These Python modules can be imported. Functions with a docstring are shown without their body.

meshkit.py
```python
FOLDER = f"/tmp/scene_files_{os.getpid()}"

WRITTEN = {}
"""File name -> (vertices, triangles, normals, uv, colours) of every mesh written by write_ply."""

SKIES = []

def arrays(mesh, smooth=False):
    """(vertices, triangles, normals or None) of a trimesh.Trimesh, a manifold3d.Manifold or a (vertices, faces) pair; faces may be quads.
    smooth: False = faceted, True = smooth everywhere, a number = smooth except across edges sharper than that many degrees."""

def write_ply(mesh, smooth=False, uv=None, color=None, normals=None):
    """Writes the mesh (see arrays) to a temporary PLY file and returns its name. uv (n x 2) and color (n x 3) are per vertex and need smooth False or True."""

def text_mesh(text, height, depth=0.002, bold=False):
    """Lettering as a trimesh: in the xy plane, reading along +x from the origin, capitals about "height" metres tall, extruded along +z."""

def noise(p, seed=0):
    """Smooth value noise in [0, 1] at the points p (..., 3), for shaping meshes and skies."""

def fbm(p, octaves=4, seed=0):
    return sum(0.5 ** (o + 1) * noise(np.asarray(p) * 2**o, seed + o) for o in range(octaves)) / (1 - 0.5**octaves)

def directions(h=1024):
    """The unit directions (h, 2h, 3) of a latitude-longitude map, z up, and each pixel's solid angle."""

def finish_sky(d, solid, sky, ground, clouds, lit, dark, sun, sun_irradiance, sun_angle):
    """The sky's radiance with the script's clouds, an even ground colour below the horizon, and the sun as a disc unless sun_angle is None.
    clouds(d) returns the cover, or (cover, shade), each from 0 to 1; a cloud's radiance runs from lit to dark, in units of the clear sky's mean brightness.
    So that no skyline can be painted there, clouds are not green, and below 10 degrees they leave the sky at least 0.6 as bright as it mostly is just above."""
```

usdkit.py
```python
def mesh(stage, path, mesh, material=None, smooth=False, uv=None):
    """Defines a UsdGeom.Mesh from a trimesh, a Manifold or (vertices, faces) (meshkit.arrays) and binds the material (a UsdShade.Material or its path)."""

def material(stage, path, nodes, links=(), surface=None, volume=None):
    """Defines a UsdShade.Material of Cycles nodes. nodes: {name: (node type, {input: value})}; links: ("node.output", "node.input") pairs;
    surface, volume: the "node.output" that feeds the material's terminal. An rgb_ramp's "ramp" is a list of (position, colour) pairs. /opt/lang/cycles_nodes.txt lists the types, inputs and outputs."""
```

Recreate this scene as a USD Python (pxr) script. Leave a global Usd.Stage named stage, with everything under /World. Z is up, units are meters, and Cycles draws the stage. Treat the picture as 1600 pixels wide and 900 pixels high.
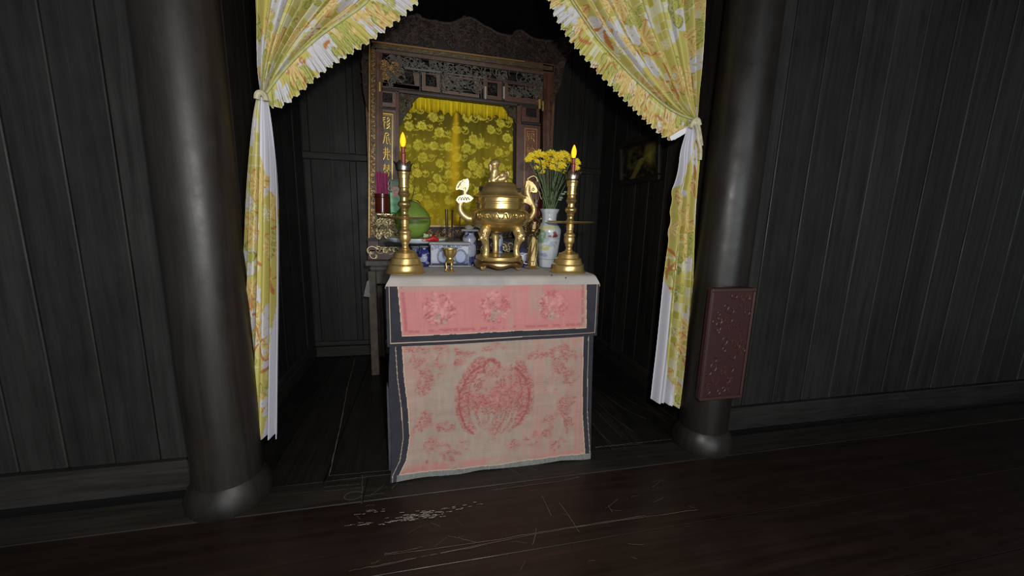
import math, random
import numpy as np, trimesh, manifold3d, usdkit, meshkit
from manifold3d import Manifold
from shapely.geometry import Polygon, LineString
from shapely.ops import unary_union
from pxr import Usd, UsdGeom, UsdLux, Gf, Sdf, Vt

stage = Usd.Stage.CreateInMemory()
UsdGeom.SetStageUpAxis(stage, UsdGeom.Tokens.z)
UsdGeom.SetStageMetersPerUnit(stage, 1.0)
UsdGeom.Xform.Define(stage, '/World')
UsdGeom.Scope.Define(stage, '/World/Looks')
random.seed(7)
rng = np.random.default_rng(7)

# ------------------------------------------------------------------ camera
CAM = np.array([-0.3577, -1.8903, 1.3269]); YAW, PITCH, ROLL, FPX = 0.2229, 0.1765, 0.0274, 600.0
_f = np.array([math.sin(YAW)*math.cos(PITCH), math.cos(YAW)*math.cos(PITCH), -math.sin(PITCH)])
_r0 = np.array([math.cos(YAW), -math.sin(YAW), 0.0]); _u0 = np.cross(_r0, _f)
_r = _r0*math.cos(ROLL) + _u0*math.sin(ROLL); _u = -_r0*math.sin(ROLL) + _u0*math.cos(ROLL)
cam = UsdGeom.Camera.Define(stage, '/World/Camera')
cam.AddTransformOp().Set(Gf.Matrix4d(*map(float, [*_r, 0, *_u, 0, *(-_f), 0, *CAM, 1])))
cam.CreateHorizontalApertureAttr(36.0); cam.CreateVerticalApertureAttr(20.25)
cam.CreateFocalLengthAttr(36.0*FPX/1600.0)
cam.CreateClippingRangeAttr(Gf.Vec2f(0.02, 100))
cam.CreateExposureAttr(0.0)

def at(x, y, Y):
    """A pixel of the photograph as a point in the vertical plane y = Y."""
    d = _f*FPX + _r*(x-800) - _u*(y-450)
    return CAM + d*((Y-CAM[1])/d[1])
def atx(x, y, X):
    d = _f*FPX + _r*(x-800) - _u*(y-450)
    return CAM + d*((X-CAM[0])/d[0])
def xz(pts, Y): return [(at(x, y, Y)[0], at(x, y, Y)[2]) for x, y in pts]

# ------------------------------------------------------------------ lights
dome = UsdLux.DomeLight.Define(stage, '/World/sky_light')
dome.CreateIntensityAttr(0.035); dome.CreateColorAttr(Gf.Vec3f(0.85, 0.93, 1.0))
flash = UsdLux.SphereLight.Define(stage, '/World/camera_flash')       # the phone's own flash beside the lens
flash.CreateRadiusAttr(0.03); flash.CreateIntensityAttr(2900.0); flash.CreateColorAttr(Gf.Vec3f(1.0, 0.97, 0.93))
flash.AddTranslateOp().Set(Gf.Vec3d(*map(float, CAM + _r*0.10 + _u*0.13 - _f*0.05)))
fill_rect = UsdLux.RectLight.Define(stage, '/World/doorway_daylight')       # broad fill added behind the visitor for ambient light, not a known opening
fill_rect.CreateWidthAttr(4.2); fill_rect.CreateHeightAttr(2.7); fill_rect.CreateIntensityAttr(4.2); fill_rect.CreateColorAttr(Gf.Vec3f(0.9, 0.96, 1.0))
fill_rect.AddTranslateOp().Set(Gf.Vec3d(.6, -6.0, 1.55)); fill_rect.AddRotateXYZOp().Set(Gf.Vec3f(90, 0, 4))

# ------------------------------------------------------------------ helpers: scene tree
_used = {}
def numbered(parent, name):
    k = (parent, name); n = _used.get(k, 0); _used[k] = n+1
    return name if n == 0 else f'{name}_{n:03d}'
def keys(p, label=None, cat=None, group=None, kind=None):
    for k, v in (('label', label), ('category', cat), ('group', group), ('kind', kind)):
        if v: p.SetCustomDataByKey(k, v)
    return p
def pathof(parent): return '/World' if parent is None else str(parent.GetPath())
def thing(name, label, cat, loc=(0, 0, 0), rz=0.0, group=None, tilt=None):
    pp = '/World/' + numbered('/World', name)
    x = UsdGeom.Xform.Define(stage, pp); x.AddTranslateOp().Set(Gf.Vec3d(*map(float, loc)))
    if rz: x.AddRotateZOp().Set(float(rz))
    if tilt: x.AddRotateXYZOp().Set(Gf.Vec3f(*tilt))
    return keys(x.GetPrim(), label, cat, group)
def obj(name, mesh, mat, parent=None, smooth=False, color=None, uv=None, label=None, cat=None, group=None, kind=None, off=None):
    pp = pathof(parent) + '/' + numbered(pathof(parent), name)
    if isinstance(mesh, list): mesh = trimesh.util.concatenate([tm(m) for m in mesh])
    if off is not None:
        v, f, _ = meshkit.arrays(mesh, False); mesh = (v - np.asarray(off, float), f)
    if color is not None: smooth = True
    m = usdkit.mesh(stage, pp, mesh, mat, smooth=smooth, uv=uv)
    if color is not None:
        UsdGeom.PrimvarsAPI(m).CreatePrimvar('paint', Sdf.ValueTypeNames.Color3fArray, 'vertex').Set(Vt.Vec3fArray.FromNumpy(np.asarray(color, np.float32)))
    return keys(m.GetPrim(), label, cat, group, kind)
def struct(name, mesh, mat, parent=None, **k): return obj(name, mesh, mat, parent, kind=None if parent is not None else 'structure', **k)
def group_struct(name):
    x = UsdGeom.Xform.Define(stage, '/World/' + numbered('/World', name)); return keys(x.GetPrim(), kind='structure')
def dup(root, loc, rz=0.0, label=None, group=None, tilt=None, scale=None):
    was = root.GetCustomData(); base = root.GetName()
    if base[-4:-3] == '_' and base[-3:].isdigit(): base = base[:-4]
    x = UsdGeom.Xform.Define(stage, '/World/' + numbered('/World', base)); p = x.GetPrim()
    p.GetReferences().AddInternalReference(root.GetPath())
    x.ClearXformOpOrder(); x = UsdGeom.Xform(p)
    x.AddTranslateOp(opSuffix='c').Set(Gf.Vec3d(*map(float, loc))); x.AddRotateZOp(opSuffix='c').Set(float(rz))
    if tilt: x.AddRotateXYZOp(opSuffix='c').Set(Gf.Vec3f(*tilt))
    if scale: x.AddScaleOp(opSuffix='c').Set(Gf.Vec3f(scale, scale, scale))
    p.SetInstanceable(True)
    return keys(p, label or was.get('label'), was.get('category'), group or was.get('group'))

# ------------------------------------------------------------------ helpers: shapes
def tm(m):
    if isinstance(m, trimesh.Trimesh): return m
    v, f, _ = meshkit.arrays(m, False); return trimesh.Trimesh(v, f, process=False)
def box(x0, x1, y0, y1, z0, z1, b=0.0):
    if b <= 0: return trimesh.creation.box(bounds=[(x0, y0, z0), (x1, y1, z1)])
    b = min(b, .49*min(x1-x0, y1-y0, z1-z0))
    pts = []
    for X, sx in ((x0, 1), (x1, -1)):
        for Yy, sy in ((y0, 1), (y1, -1)):
            for Z, sz in ((z0, 1), (z1, -1)):
                pts += [(X, Yy+sy*b, Z+sz*b), (X+sx*b, Yy, Z+sz*b), (X+sx*b, Yy+sy*b, Z)]
    return trimesh.convex.convex_hull(np.array(pts))
def ext(poly, Y, depth):
    """A polygon in the x-z plane extruded backwards from y = Y."""
    out = []
    for g in getattr(poly, 'geoms', [poly]):
        if g.is_empty or g.geom_type != 'Polygon' or g.area < 1e-9: continue
        m = trimesh.creation.extrude_polygon(g, depth, engine='earcut')
        v = m.vertices; m = trimesh.Trimesh(np.c_[v[:, 0], Y+depth-v[:, 2], v[:, 1]], m.faces, process=False)
        out.append(m)
    return trimesh.util.concatenate(out)
def pq(pts, Y, depth, hole=None):
    return ext(Polygon(xz(pts, Y), [xz(hole, Y)] if hole else []), Y, depth)
def lathe(prof, n=40, cap=True):
    """prof: (radius, z) from bottom to top."""
    p = [tuple(q) for q in prof]
    if cap:
        if p[0][0] > 0: p = [(0, p[0][1])] + p
        if p[-1][0] > 0: p = p + [(0, p[-1][1])]
    p = np.array(p); a = np.arange(n)/n*2*np.pi
    v = np.stack([np.outer(p[:, 0], np.cos(a)), np.outer(p[:, 0], np.sin(a)), np.repeat(p[:, 1:], n, 1)], -1).reshape(-1, 3)
    i, j = np.meshgrid(np.arange(len(p)-1), np.arange(n), indexing='ij'); j2 = (j+1) % n
    f = np.stack([i*n+j, i*n+j2, (i+1)*n+j2, (i+1)*n+j], -1).reshape(-1, 4)
    f = np.vstack([f[:, [0, 1, 2]], f[:, [0, 2, 3]]])
    m = trimesh.Trimesh(v, f, process=False); m.merge_vertices()
    m.update_faces(m.nondegenerate_faces()); return m
def tube(pts, r, n=6, caps=True):
    p = np.asarray(pts, float); rr = np.broadcast_to(np.asarray(r, float), (len(p),))
    t = np.gradient(p, axis=0); t /= np.maximum(np.linalg.norm(t, axis=1, keepdims=True), 1e-9)
    ref = np.array([0, 0, 1.0]) if abs(t[0, 2]) < .9 else np.array([1.0, 0, 0])
    u = np.cross(t[0], ref); u /= np.linalg.norm(u); rows = []
    for k in range(len(p)):
        u = u - t[k]*(u@t[k]); u /= max(np.linalg.norm(u), 1e-9); w = np.cross(t[k], u)
        a = np.arange(n)/n*2*np.pi
        rows.append(p[k] + rr[k]*(np.cos(a)[:, None]*u + np.sin(a)[:, None]*w))
    v = np.vstack(rows); i, j = np.meshgrid(np.arange(len(p)-1), np.arange(n), indexing='ij'); j2 = (j+1) % n
    f = np.stack([i*n+j, i*n+j2, (i+1)*n+j2, (i+1)*n+j], -1).reshape(-1, 4)
    f = np.vstack([f[:, [0, 1, 2]], f[:, [0, 2, 3]]])
    if caps:
        v = np.vstack([v, p[0], p[-1]]); e = len(v)-2
        k = np.arange(n); k2 = (k+1) % n; o = (len(p)-1)*n
        f = np.vstack([f, np.c_[k2, k, np.full(n, e)], np.c_[o+k, o+k2, np.full(n, e+1)]])
    return trimesh.Trimesh(v, f, process=False)
def ball(c, r, sub=2, s=(1, 1, 1)):
    m = trimesh.creation.icosphere(sub, 1.0); return trimesh.Trimesh(m.vertices*np.asarray(s)*r + np.asarray(c), m.faces, process=False)
def blob(bones, refine=0.004, smooth=8):
    """Hulls of sphere pairs joined into one smooth surface; bones: (p, rp, q, rq)."""
    parts = []
    for p, rp, q, rq in bones:
        a = Manifold.sphere(rp, 12).translate(list(map(float, p))); b = Manifold.sphere(rq, 12).translate(list(map(float, q)))
        parts.append(Manifold.batch_hull([a, b]))
    m = Manifold.batch_boolean(parts, manifold3d.OpType.Add).refine_to_length(refine)
    t = tm(m); t.merge_vertices()
    trimesh.smoothing.filter_taubin(t, lamb=.5, nu=.53, iterations=smooth); return t
def grid(nu, nv, fn):
    """A sheet: fn(u, v) -> points for u, v in 0..1. Returns (mesh, U, V)."""
    U, V = np.meshgrid(np.linspace(0, 1, nu), np.linspace(0, 1, nv), indexing='ij')
    p = fn(U.ravel(), V.ravel()); i, j = np.meshgrid(np.arange(nu-1), np.arange(nv-1), indexing='ij'); k = i*nv+j
    f = np.stack([k, k+nv, k+nv+1, k+1], -1).reshape(-1, 4); f = np.vstack([f[:, [0, 1, 2]], f[:, [0, 2, 3]]])
    return trimesh.Trimesh(p, f, process=False), U.ravel(), V.ravel()
def poly_at(pts, t):
    """Points of a polyline at parameters t (0..1 by length), smoothed."""
    p = np.asarray(pts, float); d = np.r_[0, np.cumsum(np.linalg.norm(np.diff(p, axis=0), axis=1))]; d /= d[-1]
    return np.stack([np.interp(t, d, p[:, k]) for k in range(p.shape[1])], -1)
def smoothpoly(pts, n=60, it=2):
    p = np.asarray(pts, float)
    for _ in range(it):
        q = .75*p[:-1]+.25*p[1:]; s = .25*p[:-1]+.75*p[1:]
        p = np.vstack([p[:1], np.stack([q, s], 1).reshape(-1, p.shape[1]), p[-1:]])
    return p
def sRGB(*c):
    c = np.asarray(c, float)/255.0
    return np.where(c <= .04045, c/12.92, ((c+.055)/1.055)**2.4)
def segdist(x, z, line):
    d = np.full(np.shape(x), 1e9)
    for (ax, az), (bx, bz) in zip(line[:-1], line[1:]):
        vx, vz = bx-ax, bz-az; L = max(vx*vx+vz*vz, 1e-12)
        t = np.clip(((x-ax)*vx+(z-az)*vz)/L, 0, 1); d = np.minimum(d, np.hypot(x-ax-t*vx, z-az-t*vz))
    return d
def nz(x, z, s, seed=0, o=3): return meshkit.fbm(np.stack([np.asarray(x)*s, np.asarray(z)*s, np.full(np.shape(x), .37)], -1), o, seed)
def sst(e0, e1, x): t = np.clip((x-e0)/(e1-e0), 0, 1); return t*t*(3-2*t)

# ------------------------------------------------------------------ materials
def L(n): return '/World/Looks/' + n
def wood(name, c0, c1, rough=.45, scale=(3, 3, 60), axis=None, bump=.15, spec=.5):
    """Streaky wood; scale stretches the grain: small numbers run along it."""
    return usdkit.material(stage, L(name), {
        'tc': ('geometry', {}), 'oi': ('object_info', {}),
        'mp': ('mapping', {'scale': scale}), 'n': ('noise_texture', {'scale': 1.0, 'detail': 6, 'roughness': .65, 'distortion': .6}),
        'n2': ('noise_texture', {'scale': 5.0, 'detail': 4, 'roughness': .6}),
        'r': ('rgb_ramp', {'ramp': [(.3, c0), (.72, c1)]}),
        'v': ('map_range', {'from_min': 0, 'from_max': 1, 'to_min': .75, 'to_max': 1.25}),
        'm': ('mix', {'mix_type': 'multiply', 'fac': 1.0}),
        'rr': ('map_range', {'from_min': .3, 'from_max': .7, 'to_min': rough-.1, 'to_max': rough+.14}),
        'b': ('bump', {'strength': bump, 'distance': .004}), 'p': ('principled_bsdf', {'specular_ior_level': spec})},
        [('tc.position', 'mp.vector'), ('mp.vector', 'n.vector'), ('tc.position', 'n2.vector'), ('n.fac', 'r.fac'), ('oi.random', 'v.value'), ('r.color', 'm.color1'), ('v.result', 'm.color2'),
         ('m.color', 'p.base_color'), ('n2.fac', 'rr.value'), ('rr.result', 'p.roughness'), ('n.fac', 'b.height'), ('b.normal', 'p.normal')], surface='p.BSDF')
def plain(name, c, rough=.5, metal=0.0, bump=0, bscale=40, var=.0, **k):
    nodes = {'g': ('geometry', {}), 'n': ('noise_texture', {'scale': bscale, 'detail': 4}), 'p': ('principled_bsdf', {'roughness': rough, 'metallic': metal, **k}),
             'r': ('rgb_ramp', {'ramp': [(.3, tuple(np.clip(np.array(c)*(1-var), 0, 1))), (.7, tuple(np.clip(np.array(c)*(1+var), 0, 1)))]})}
    links = [('g.position', 'n.vector'), ('n.fac', 'r.fac'), ('r.color', 'p.base_color')]
    if bump:
        nodes['b'] = ('bump', {'strength': bump, 'distance': .003}); links += [('n.fac', 'b.height'), ('b.normal', 'p.normal')]
    return usdkit.material(stage, L(name), nodes, links, surface='p.BSDF')
def gilded(name, dark, gold, scale=60, thr=.52, rough=.35, metal=.6):
    return usdkit.material(stage, L(name), {
        'g': ('geometry', {}), 'n': ('noise_texture', {'scale': scale, 'detail': 3, 'distortion': 1.2}), 'w': ('map_range', {'from_min': thr-.04, 'from_max': thr+.04}),
        'm': ('mix', {'color1': dark, 'color2': gold}), 'mt': ('math', {'math_type': 'multiply', 'value2': metal}), 'b': ('bump', {'strength': .6, 'distance': .006}),
        'p': ('principled_bsdf', {'roughness': rough})},
        [('g.position', 'n.vector'), ('n.fac', 'w.value'), ('w.result', 'm.fac'), ('m.color', 'p.base_color'), ('w.result', 'mt.value1'), ('mt.value', 'p.metallic'), ('n.fac', 'b.height'), ('b.normal', 'p.normal')], surface='p.BSDF')
def painted(name, rough=.8, weave=0, sheen=.0, spec=.2, thin=.0):
    nodes = {'a': ('attribute', {'attribute': 'paint'}), 'p': ('principled_bsdf', {'roughness': rough, 'specular_ior_level': spec, 'sheen_weight': sheen})}
    links = [('a.color', 'p.base_color')]; surf = 'p.BSDF'
    if weave:
        nodes |= {'g': ('geometry', {}), 'w': ('wave_texture', {'bands_direction': 'x', 'scale': weave, 'distortion': 2}), 'w2': ('wave_texture', {'bands_direction': 'z', 'scale': weave, 'distortion': 2}),
                  's': ('math', {'math_type': 'add'}), 'b': ('bump', {'strength': .35, 'distance': .0015})}
        links += [('g.position', 'w.vector'), ('g.position', 'w2.vector'), ('w.fac', 's.value1'), ('w2.fac', 's.value2'), ('s.value', 'b.height'), ('b.normal', 'p.normal')]
    if thin:
        nodes |= {'t': ('translucent_bsdf', {}), 'x': ('mix_closure', {'fac': thin})}
        links += [('a.color', 't.color'), ('p.BSDF', 'x.closure1'), ('t.BSDF', 'x.closure2')]; surf = 'x.closure'
    return usdkit.material(stage, L(name), nodes, links, surface=surf)

WALLV = wood('dark_wall_wood', (.008, .0073, .0068), (.028, .0255, .024), .52, (26, 26, 1.4), spec=.35)
WALLH = wood('dark_rail_wood', (.010, .009, .008), (.033, .030, .028), .5, (1.6, 26, 26), spec=.35)
CEIL = wood('ceiling_wood', (.004, .0035, .0035), (.010, .009, .008), .7, (20, 1.5, 20), spec=.2)
FLOORY = wood('black_floor_wood', (.006, .0054, .0050), (.019, .0165, .0148), .42, (22, 1.5, 22), bump=.2, spec=.4)
FLOORX = wood('brown_floor_wood', (.0092, .0050, .0035), (.026, .0145, .0100), .42, (1.5, 22, 22), bump=.2, spec=.4)
THRESH = wood('threshold_wood', (.010, .0085, .0070), (.034, .028, .023), .5, (1.5, 26, 26), bump=.25, spec=.35)
SCRATCH = plain('scratch_wood', (.15, .135, .11), .8)
CHIP = plain('bare_chip', (.30, .28, .25), .85)
TABLEW = wood('worn_table_wood', (.045, .036, .028), (.13, .108, .085), .6, (12, 12, 12))
DUSTYW = wood('dusty_table_wood', (.09, .085, .078), (.2, .19, .175), .7, (14, 14, 14))
POSTW = wood('post_wood', (.008, .0065, .0055), (.022, .018, .015), .42, (16, 16, 1.2), spec=.4)
REDW = wood('shrine_wood', (.075, .032, .019), (.20, .090, .054), .42, (10, 10, 10))
DARKCARVE = plain('dark_carving', (.022, .018, .015), .55, bump=.5, bscale=60, var=.5)
CRESTW = plain('dusty_crest_wood', (.020, .012, .009), .7, bump=.6, bscale=45, var=.55)
GREYCARVE = plain('dusty_openwork', (.13, .115, .095), .6, bump=.4, bscale=70, var=.5)
BLACK = plain('shadow_black_wood', (.006, .0055, .005), .7)
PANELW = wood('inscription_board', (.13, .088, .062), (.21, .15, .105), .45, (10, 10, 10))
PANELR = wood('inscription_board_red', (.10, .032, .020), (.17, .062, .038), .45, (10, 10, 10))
GOLD = plain('gold_leaf', (.80, .55, .12), .38, .55, var=.2, bscale=80)
GOLDW = plain('pale_gilding', (.80, .68, .36), .4, .35, var=.3, bscale=80)
GILTBAND = gilded('gilt_band', (.06, .030, .016), (.30, .19, .07), 75, .52)
GILTBRIGHT = gilded('gilt_ledge', (.05, .03, .018), (.80, .68, .38), 60, .48)
REDLAC = plain('red_lacquer', (.085, .016, .013), .4, var=.25, bscale=20)
DKRED = plain('dark_red_lacquer', (.10, .016, .012), .22, var=.2, bscale=15)
def brass(name, c, rough, bump=0.0, sc=60, metal=1.0):
    return usdkit.material(stage, L(name), {
        'g': ('geometry', {}), 'n': ('noise_texture', {'scale': 14, 'detail': 5}), 'n2': ('noise_texture', {'scale': sc, 'detail': 3}),
        'r': ('rgb_ramp', {'ramp': [(.35, tuple(np.array(c)*.62)), (.7, c)]}), 'rr': ('map_range', {'from_min': .3, 'from_max': .7, 'to_min': rough+.10, 'to_max': rough-.04}),
        'b': ('bump', {'strength': bump, 'distance': .004}), 'p': ('principled_bsdf', {'metallic': metal})},
        [('g.position', 'n.vector'), ('g.position', 'n2.vector'), ('n.fac', 'r.fac'), ('r.color', 'p.base_color'), ('n.fac', 'rr.value'), ('rr.result', 'p.roughness'), ('n2.fac', 'b.height'), ('b.normal', 'p.normal')], surface='p.BSDF')
BRASS = brass('brass', (.78, .55, .21), .33, metal=.80)
BRASSP = brass('polished_brass', (.84, .60, .22), .25, metal=.88)
BRASSC = brass('cast_brass', (.80, .58, .25), .38, .5, 55, metal=.75)
BRASSE = brass('engraved_brass', (.84, .70, .36), .36, .8, 70, metal=.85)
BRASSD = brass('shaded_brass', (.46, .33, .14), .38, metal=.8)  # darker copy of the brass: shade from the censer handle put into its colour
PEWTER = brass('tarnished_metal', (.42, .38, .32), .32)
CANDLERED = plain('candle_red', (.22, .035, .03), .4, var=.2)
BULB = usdkit.material(stage, L('lit_bulb'), {'l': ('layer_weight', {'blend': .45}), 'r': ('rgb_ramp', {'ramp': [(0, (1.0, .66, .03)), (.6, (1.0, .42, .0)), (1, (.95, .18, .0))]}), 'e': ('emission', {'strength': 1.5})},
                       [('l.facing', 'r.fac'), ('r.color', 'e.color')], surface='e.emission')
CLOTHP = painted('altar_cloth_paint', .9, weave=60, sheen=.1, spec=.1)
FABRIC = painted('curtain_print', .85, spec=.12, thin=.12)
LINING = plain('white_lining', (.72, .71, .74), .85, var=.05, bscale=8)
LACE = painted('lace_print', .7, weave=90, spec=.2)
PORC = painted('porcelain', .16, spec=.5)
PORCW = plain('white_porcelain', (.62, .66, .68), .15, var=.05)
PEWTERBOX = plain('grey_stone_rim', (.20, .20, .21), .5, var=.2, bscale=30)
GREENLEAF = plain('stem_green', (.085, .13, .055), .6, var=.3, bscale=60)
LEAF = plain('leaf_green', (.06, .10, .035), .6, var=.3, bscale=60)
PETAL = usdkit.material(stage, L('petal_yellow'), {'d': ('principled_bsdf', {'base_color': (.95, .80, .05), 'roughness': .6}), 't': ('translucent_bsdf', {'color': (.85, .6, .04)}), 'm': ('mix_closure', {'fac': .2})},
                        [('d.BSDF', 'm.closure1'), ('t.BSDF', 'm.closure2')], surface='m.closure')
FRUITG = plain('pomelo_green', (.17, .27, .045), .42, bump=.12, bscale=130, var=.18)
STICKD = plain('dark_incense', (.035, .012, .012), .7)
STICKP = plain('pink_incense', (.42, .04, .16), .75, var=.2)
REDCLOTH = plain('red_satin', (.36, .014, .014), .45)
PACKG = plain('green_pack', (.06, .48, .15), .35, var=.35, bscale=40)
PACKL = plain('pack_label', (.80, .26, .16), .4, var=.3, bscale=60)
PACKW = plain('pack_white', (.55, .55, .45), .4)
NAVY = plain('navy_cloth', (.050, .052, .065), .9, var=.25, bscale=50)
CREAM = plain('cream_piping', (.52, .44, .36), .9)
RAG = plain('grey_rag', (.25, .24, .23), .9, var=.2)

# ------------------------------------------------------------------ the setting
fl = group_struct('floor')
xs = [-1.40, -1.16, -.875, -.55, -.25, .07, .38, .70, .98, 1.22, 1.42]
for a, b in zip(xs[:-1], xs[1:]):
    struct('floor_plank', box(a+.0025, b-.0025, .003, 1.92, -.04, random.uniform(-.0015, 0), .002), FLOORY, fl)
for a, b in ((-3.2, -1.2), (-1.2, -.665), (-.665, 1.15), (1.15, 6.2)):
    struct('threshold_board', box(a+.0015, b-.0015, -.18, -.002, -.04, .001, .003), THRESH, fl)
ys = [-4.2, -3.7, -3.3, -2.9, -2.5, -2.1, -1.72, -1.36, -.98, -.59, -.183]
for a, b in zip(ys[:-1], ys[1:]):
    struct('floor_plank', box(-3.2, 6.2, a+.001, b-.001, -.04, random.uniform(-.001, 0), .0015), FLOORX, fl)
struct('underfloor', box(-3.2, 6.2, -4.2, 1.92, -.08, -.042), BLACK, fl)
# wear on the boards: long scratches, and a run of bare chips at the left
def flat_strip(pts, w, z=.0022):
    p = np.asarray(pts, float); w = np.broadcast_to(np.asarray(w, float), (len(p),)); t = np.gradient(p, axis=0); t /= np.maximum(np.linalg.norm(t, axis=1, keepdims=True), 1e-9)
    n = np.c_[-t[:, 1], t[:, 0]]; a = p+n*w[:, None]/2; b = p-n*w[:, None]/2
    v = np.vstack([np.c_[a, np.full(len(a), z)], np.c_[b, np.full(len(b), z)]]); k = np.arange(len(p)-1); m = len(p)
    f = np.vstack([np.c_[k, k+m, k+m+1], np.c_[k, k+m+1, k+1]]); return trimesh.Trimesh(v, f, process=False)
def atz(x, y, Z=0.0):
    d = _f*FPX + _r*(x-800) - _u*(y-450); return (CAM + d*((Z-CAM[2])/d[2]))[:2]
scr = []
def scratch(px, w=.0016, wob=.002):
    p = poly_at(smoothpoly([atz(*q) for q in px]), np.linspace(0, 1, 26)); p += rng.normal(0, wob, p.shape)*.5
    scr.append(flat_strip(p, w*(.35+rng.random(len(p)))))
for q in ([(580, 888), (700, 862), (850, 832), (960, 815), (1090, 797)], [(600, 868), (740, 850), (880, 826), (1010, 806)], [(545, 893), (650, 872), (760, 852)], [(832, 853), (836, 840), (838, 826)],
          [(846, 774), (854, 790), (862, 808)], [(874, 786), (890, 808), (905, 832)], [(576, 776), (588, 768), (600, 758)], [(612, 764), (622, 754), (628, 744)], [(565, 788), (566, 770), (566, 742)],
          [(506, 762), (530, 759), (562, 757)], [(508, 768), (540, 765), (562, 762)], [(568, 776), (584, 773), (600, 771)], [(788, 728), (800, 735), (812, 742)], [(826, 730), (840, 736)], [(930, 700), (960, 697), (1000, 694)],
          [(925, 660), (940, 680), (956, 694)], [(930, 640), (950, 662), (972, 684)], [(935, 610), (975, 640), (1010, 655)], [(960, 612), (1000, 636), (1050, 655)], [(930, 625), (960, 655), (990, 675)], [(1000, 620), (1050, 650), (1075, 668)],
          [(700, 838), (720, 842), (745, 848)], [(950, 790), (956, 800)], [(905, 745), (880, 752), (830, 758), (770, 766)], [(660, 855), (630, 862), (600, 866)]):
    scratch(q)
for k in range(26):
    x, y = rng.uniform(505, 1090), rng.uniform(735, 895); a = rng.normal(-.12, .5); l = rng.uniform(6, 26)
    scratch([(x, y), (x+l*math.cos(a)/2, y+l*math.sin(a)/2+rng.normal(0, 1)), (x+l*math.cos(a), y+l*math.sin(a))], rng.uniform(.0006, .0013))
th = np.linspace(0, 2.1*np.pi, 30); c0 = atz(552, 775); scr.append(flat_strip(np.c_[c0[0]+.04*np.cos(th), c0[1]+.028*np.sin(th)], .002))
struct('scratch', scr, SCRATCH, fl, label='pale scratches worn into the floor boards')
chips = []
for (x0, y0, x1, y1, n) in ((555, 803, 605, 796, 10), (540, 822, 580, 818, 12), (592, 820, 640, 810, 20), (620, 812, 690, 805, 34), (600, 810, 670, 800, 16), (690, 798, 745, 788, 12), (650, 806, 700, 797, 10)):
    for k in range(n):
        t = rng.random(); x, y = x0+(x1-x0)*t+rng.normal(0, 2), y0+(y1-y0)*t+rng.normal(0, 1.6); l = rng.uniform(3, 11)
        p = poly_at([atz(x, y), atz(x+l, y-l*.11)], np.linspace(0, 1, 6)); chips.append(flat_strip(p, .004*rng.random(6)+.0006, .0026))
struct('bare_chip', chips, CHIP, fl, label='run of pale bare chips in the brown floor board')
# pale dust line in the seam of the black boards at the left
sm = [(555, 560), (550, 580), (543, 605), (533, 660), (523, 705), (514, 744)]
struct('seam_dust', [flat_strip(poly_at([atz(*q) for q in sm], np.linspace(0, 1, 40)) + rng.normal(0, .0008, (40, 2)), .004*rng.random(40)+.002),
                     flat_strip(poly_at([atz(514, 744), atz(612, 735)], np.linspace(0, 1, 30)) + rng.normal(0, .0008, (30, 2)), .002),
                     flat_strip(poly_at([atz(930, 699), atz(1066, 685)], np.linspace(0, 1, 40)) + rng.normal(0, .001, (40, 2)), .0035*rng.random(40)+.0008)], SCRATCH, fl)

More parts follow.
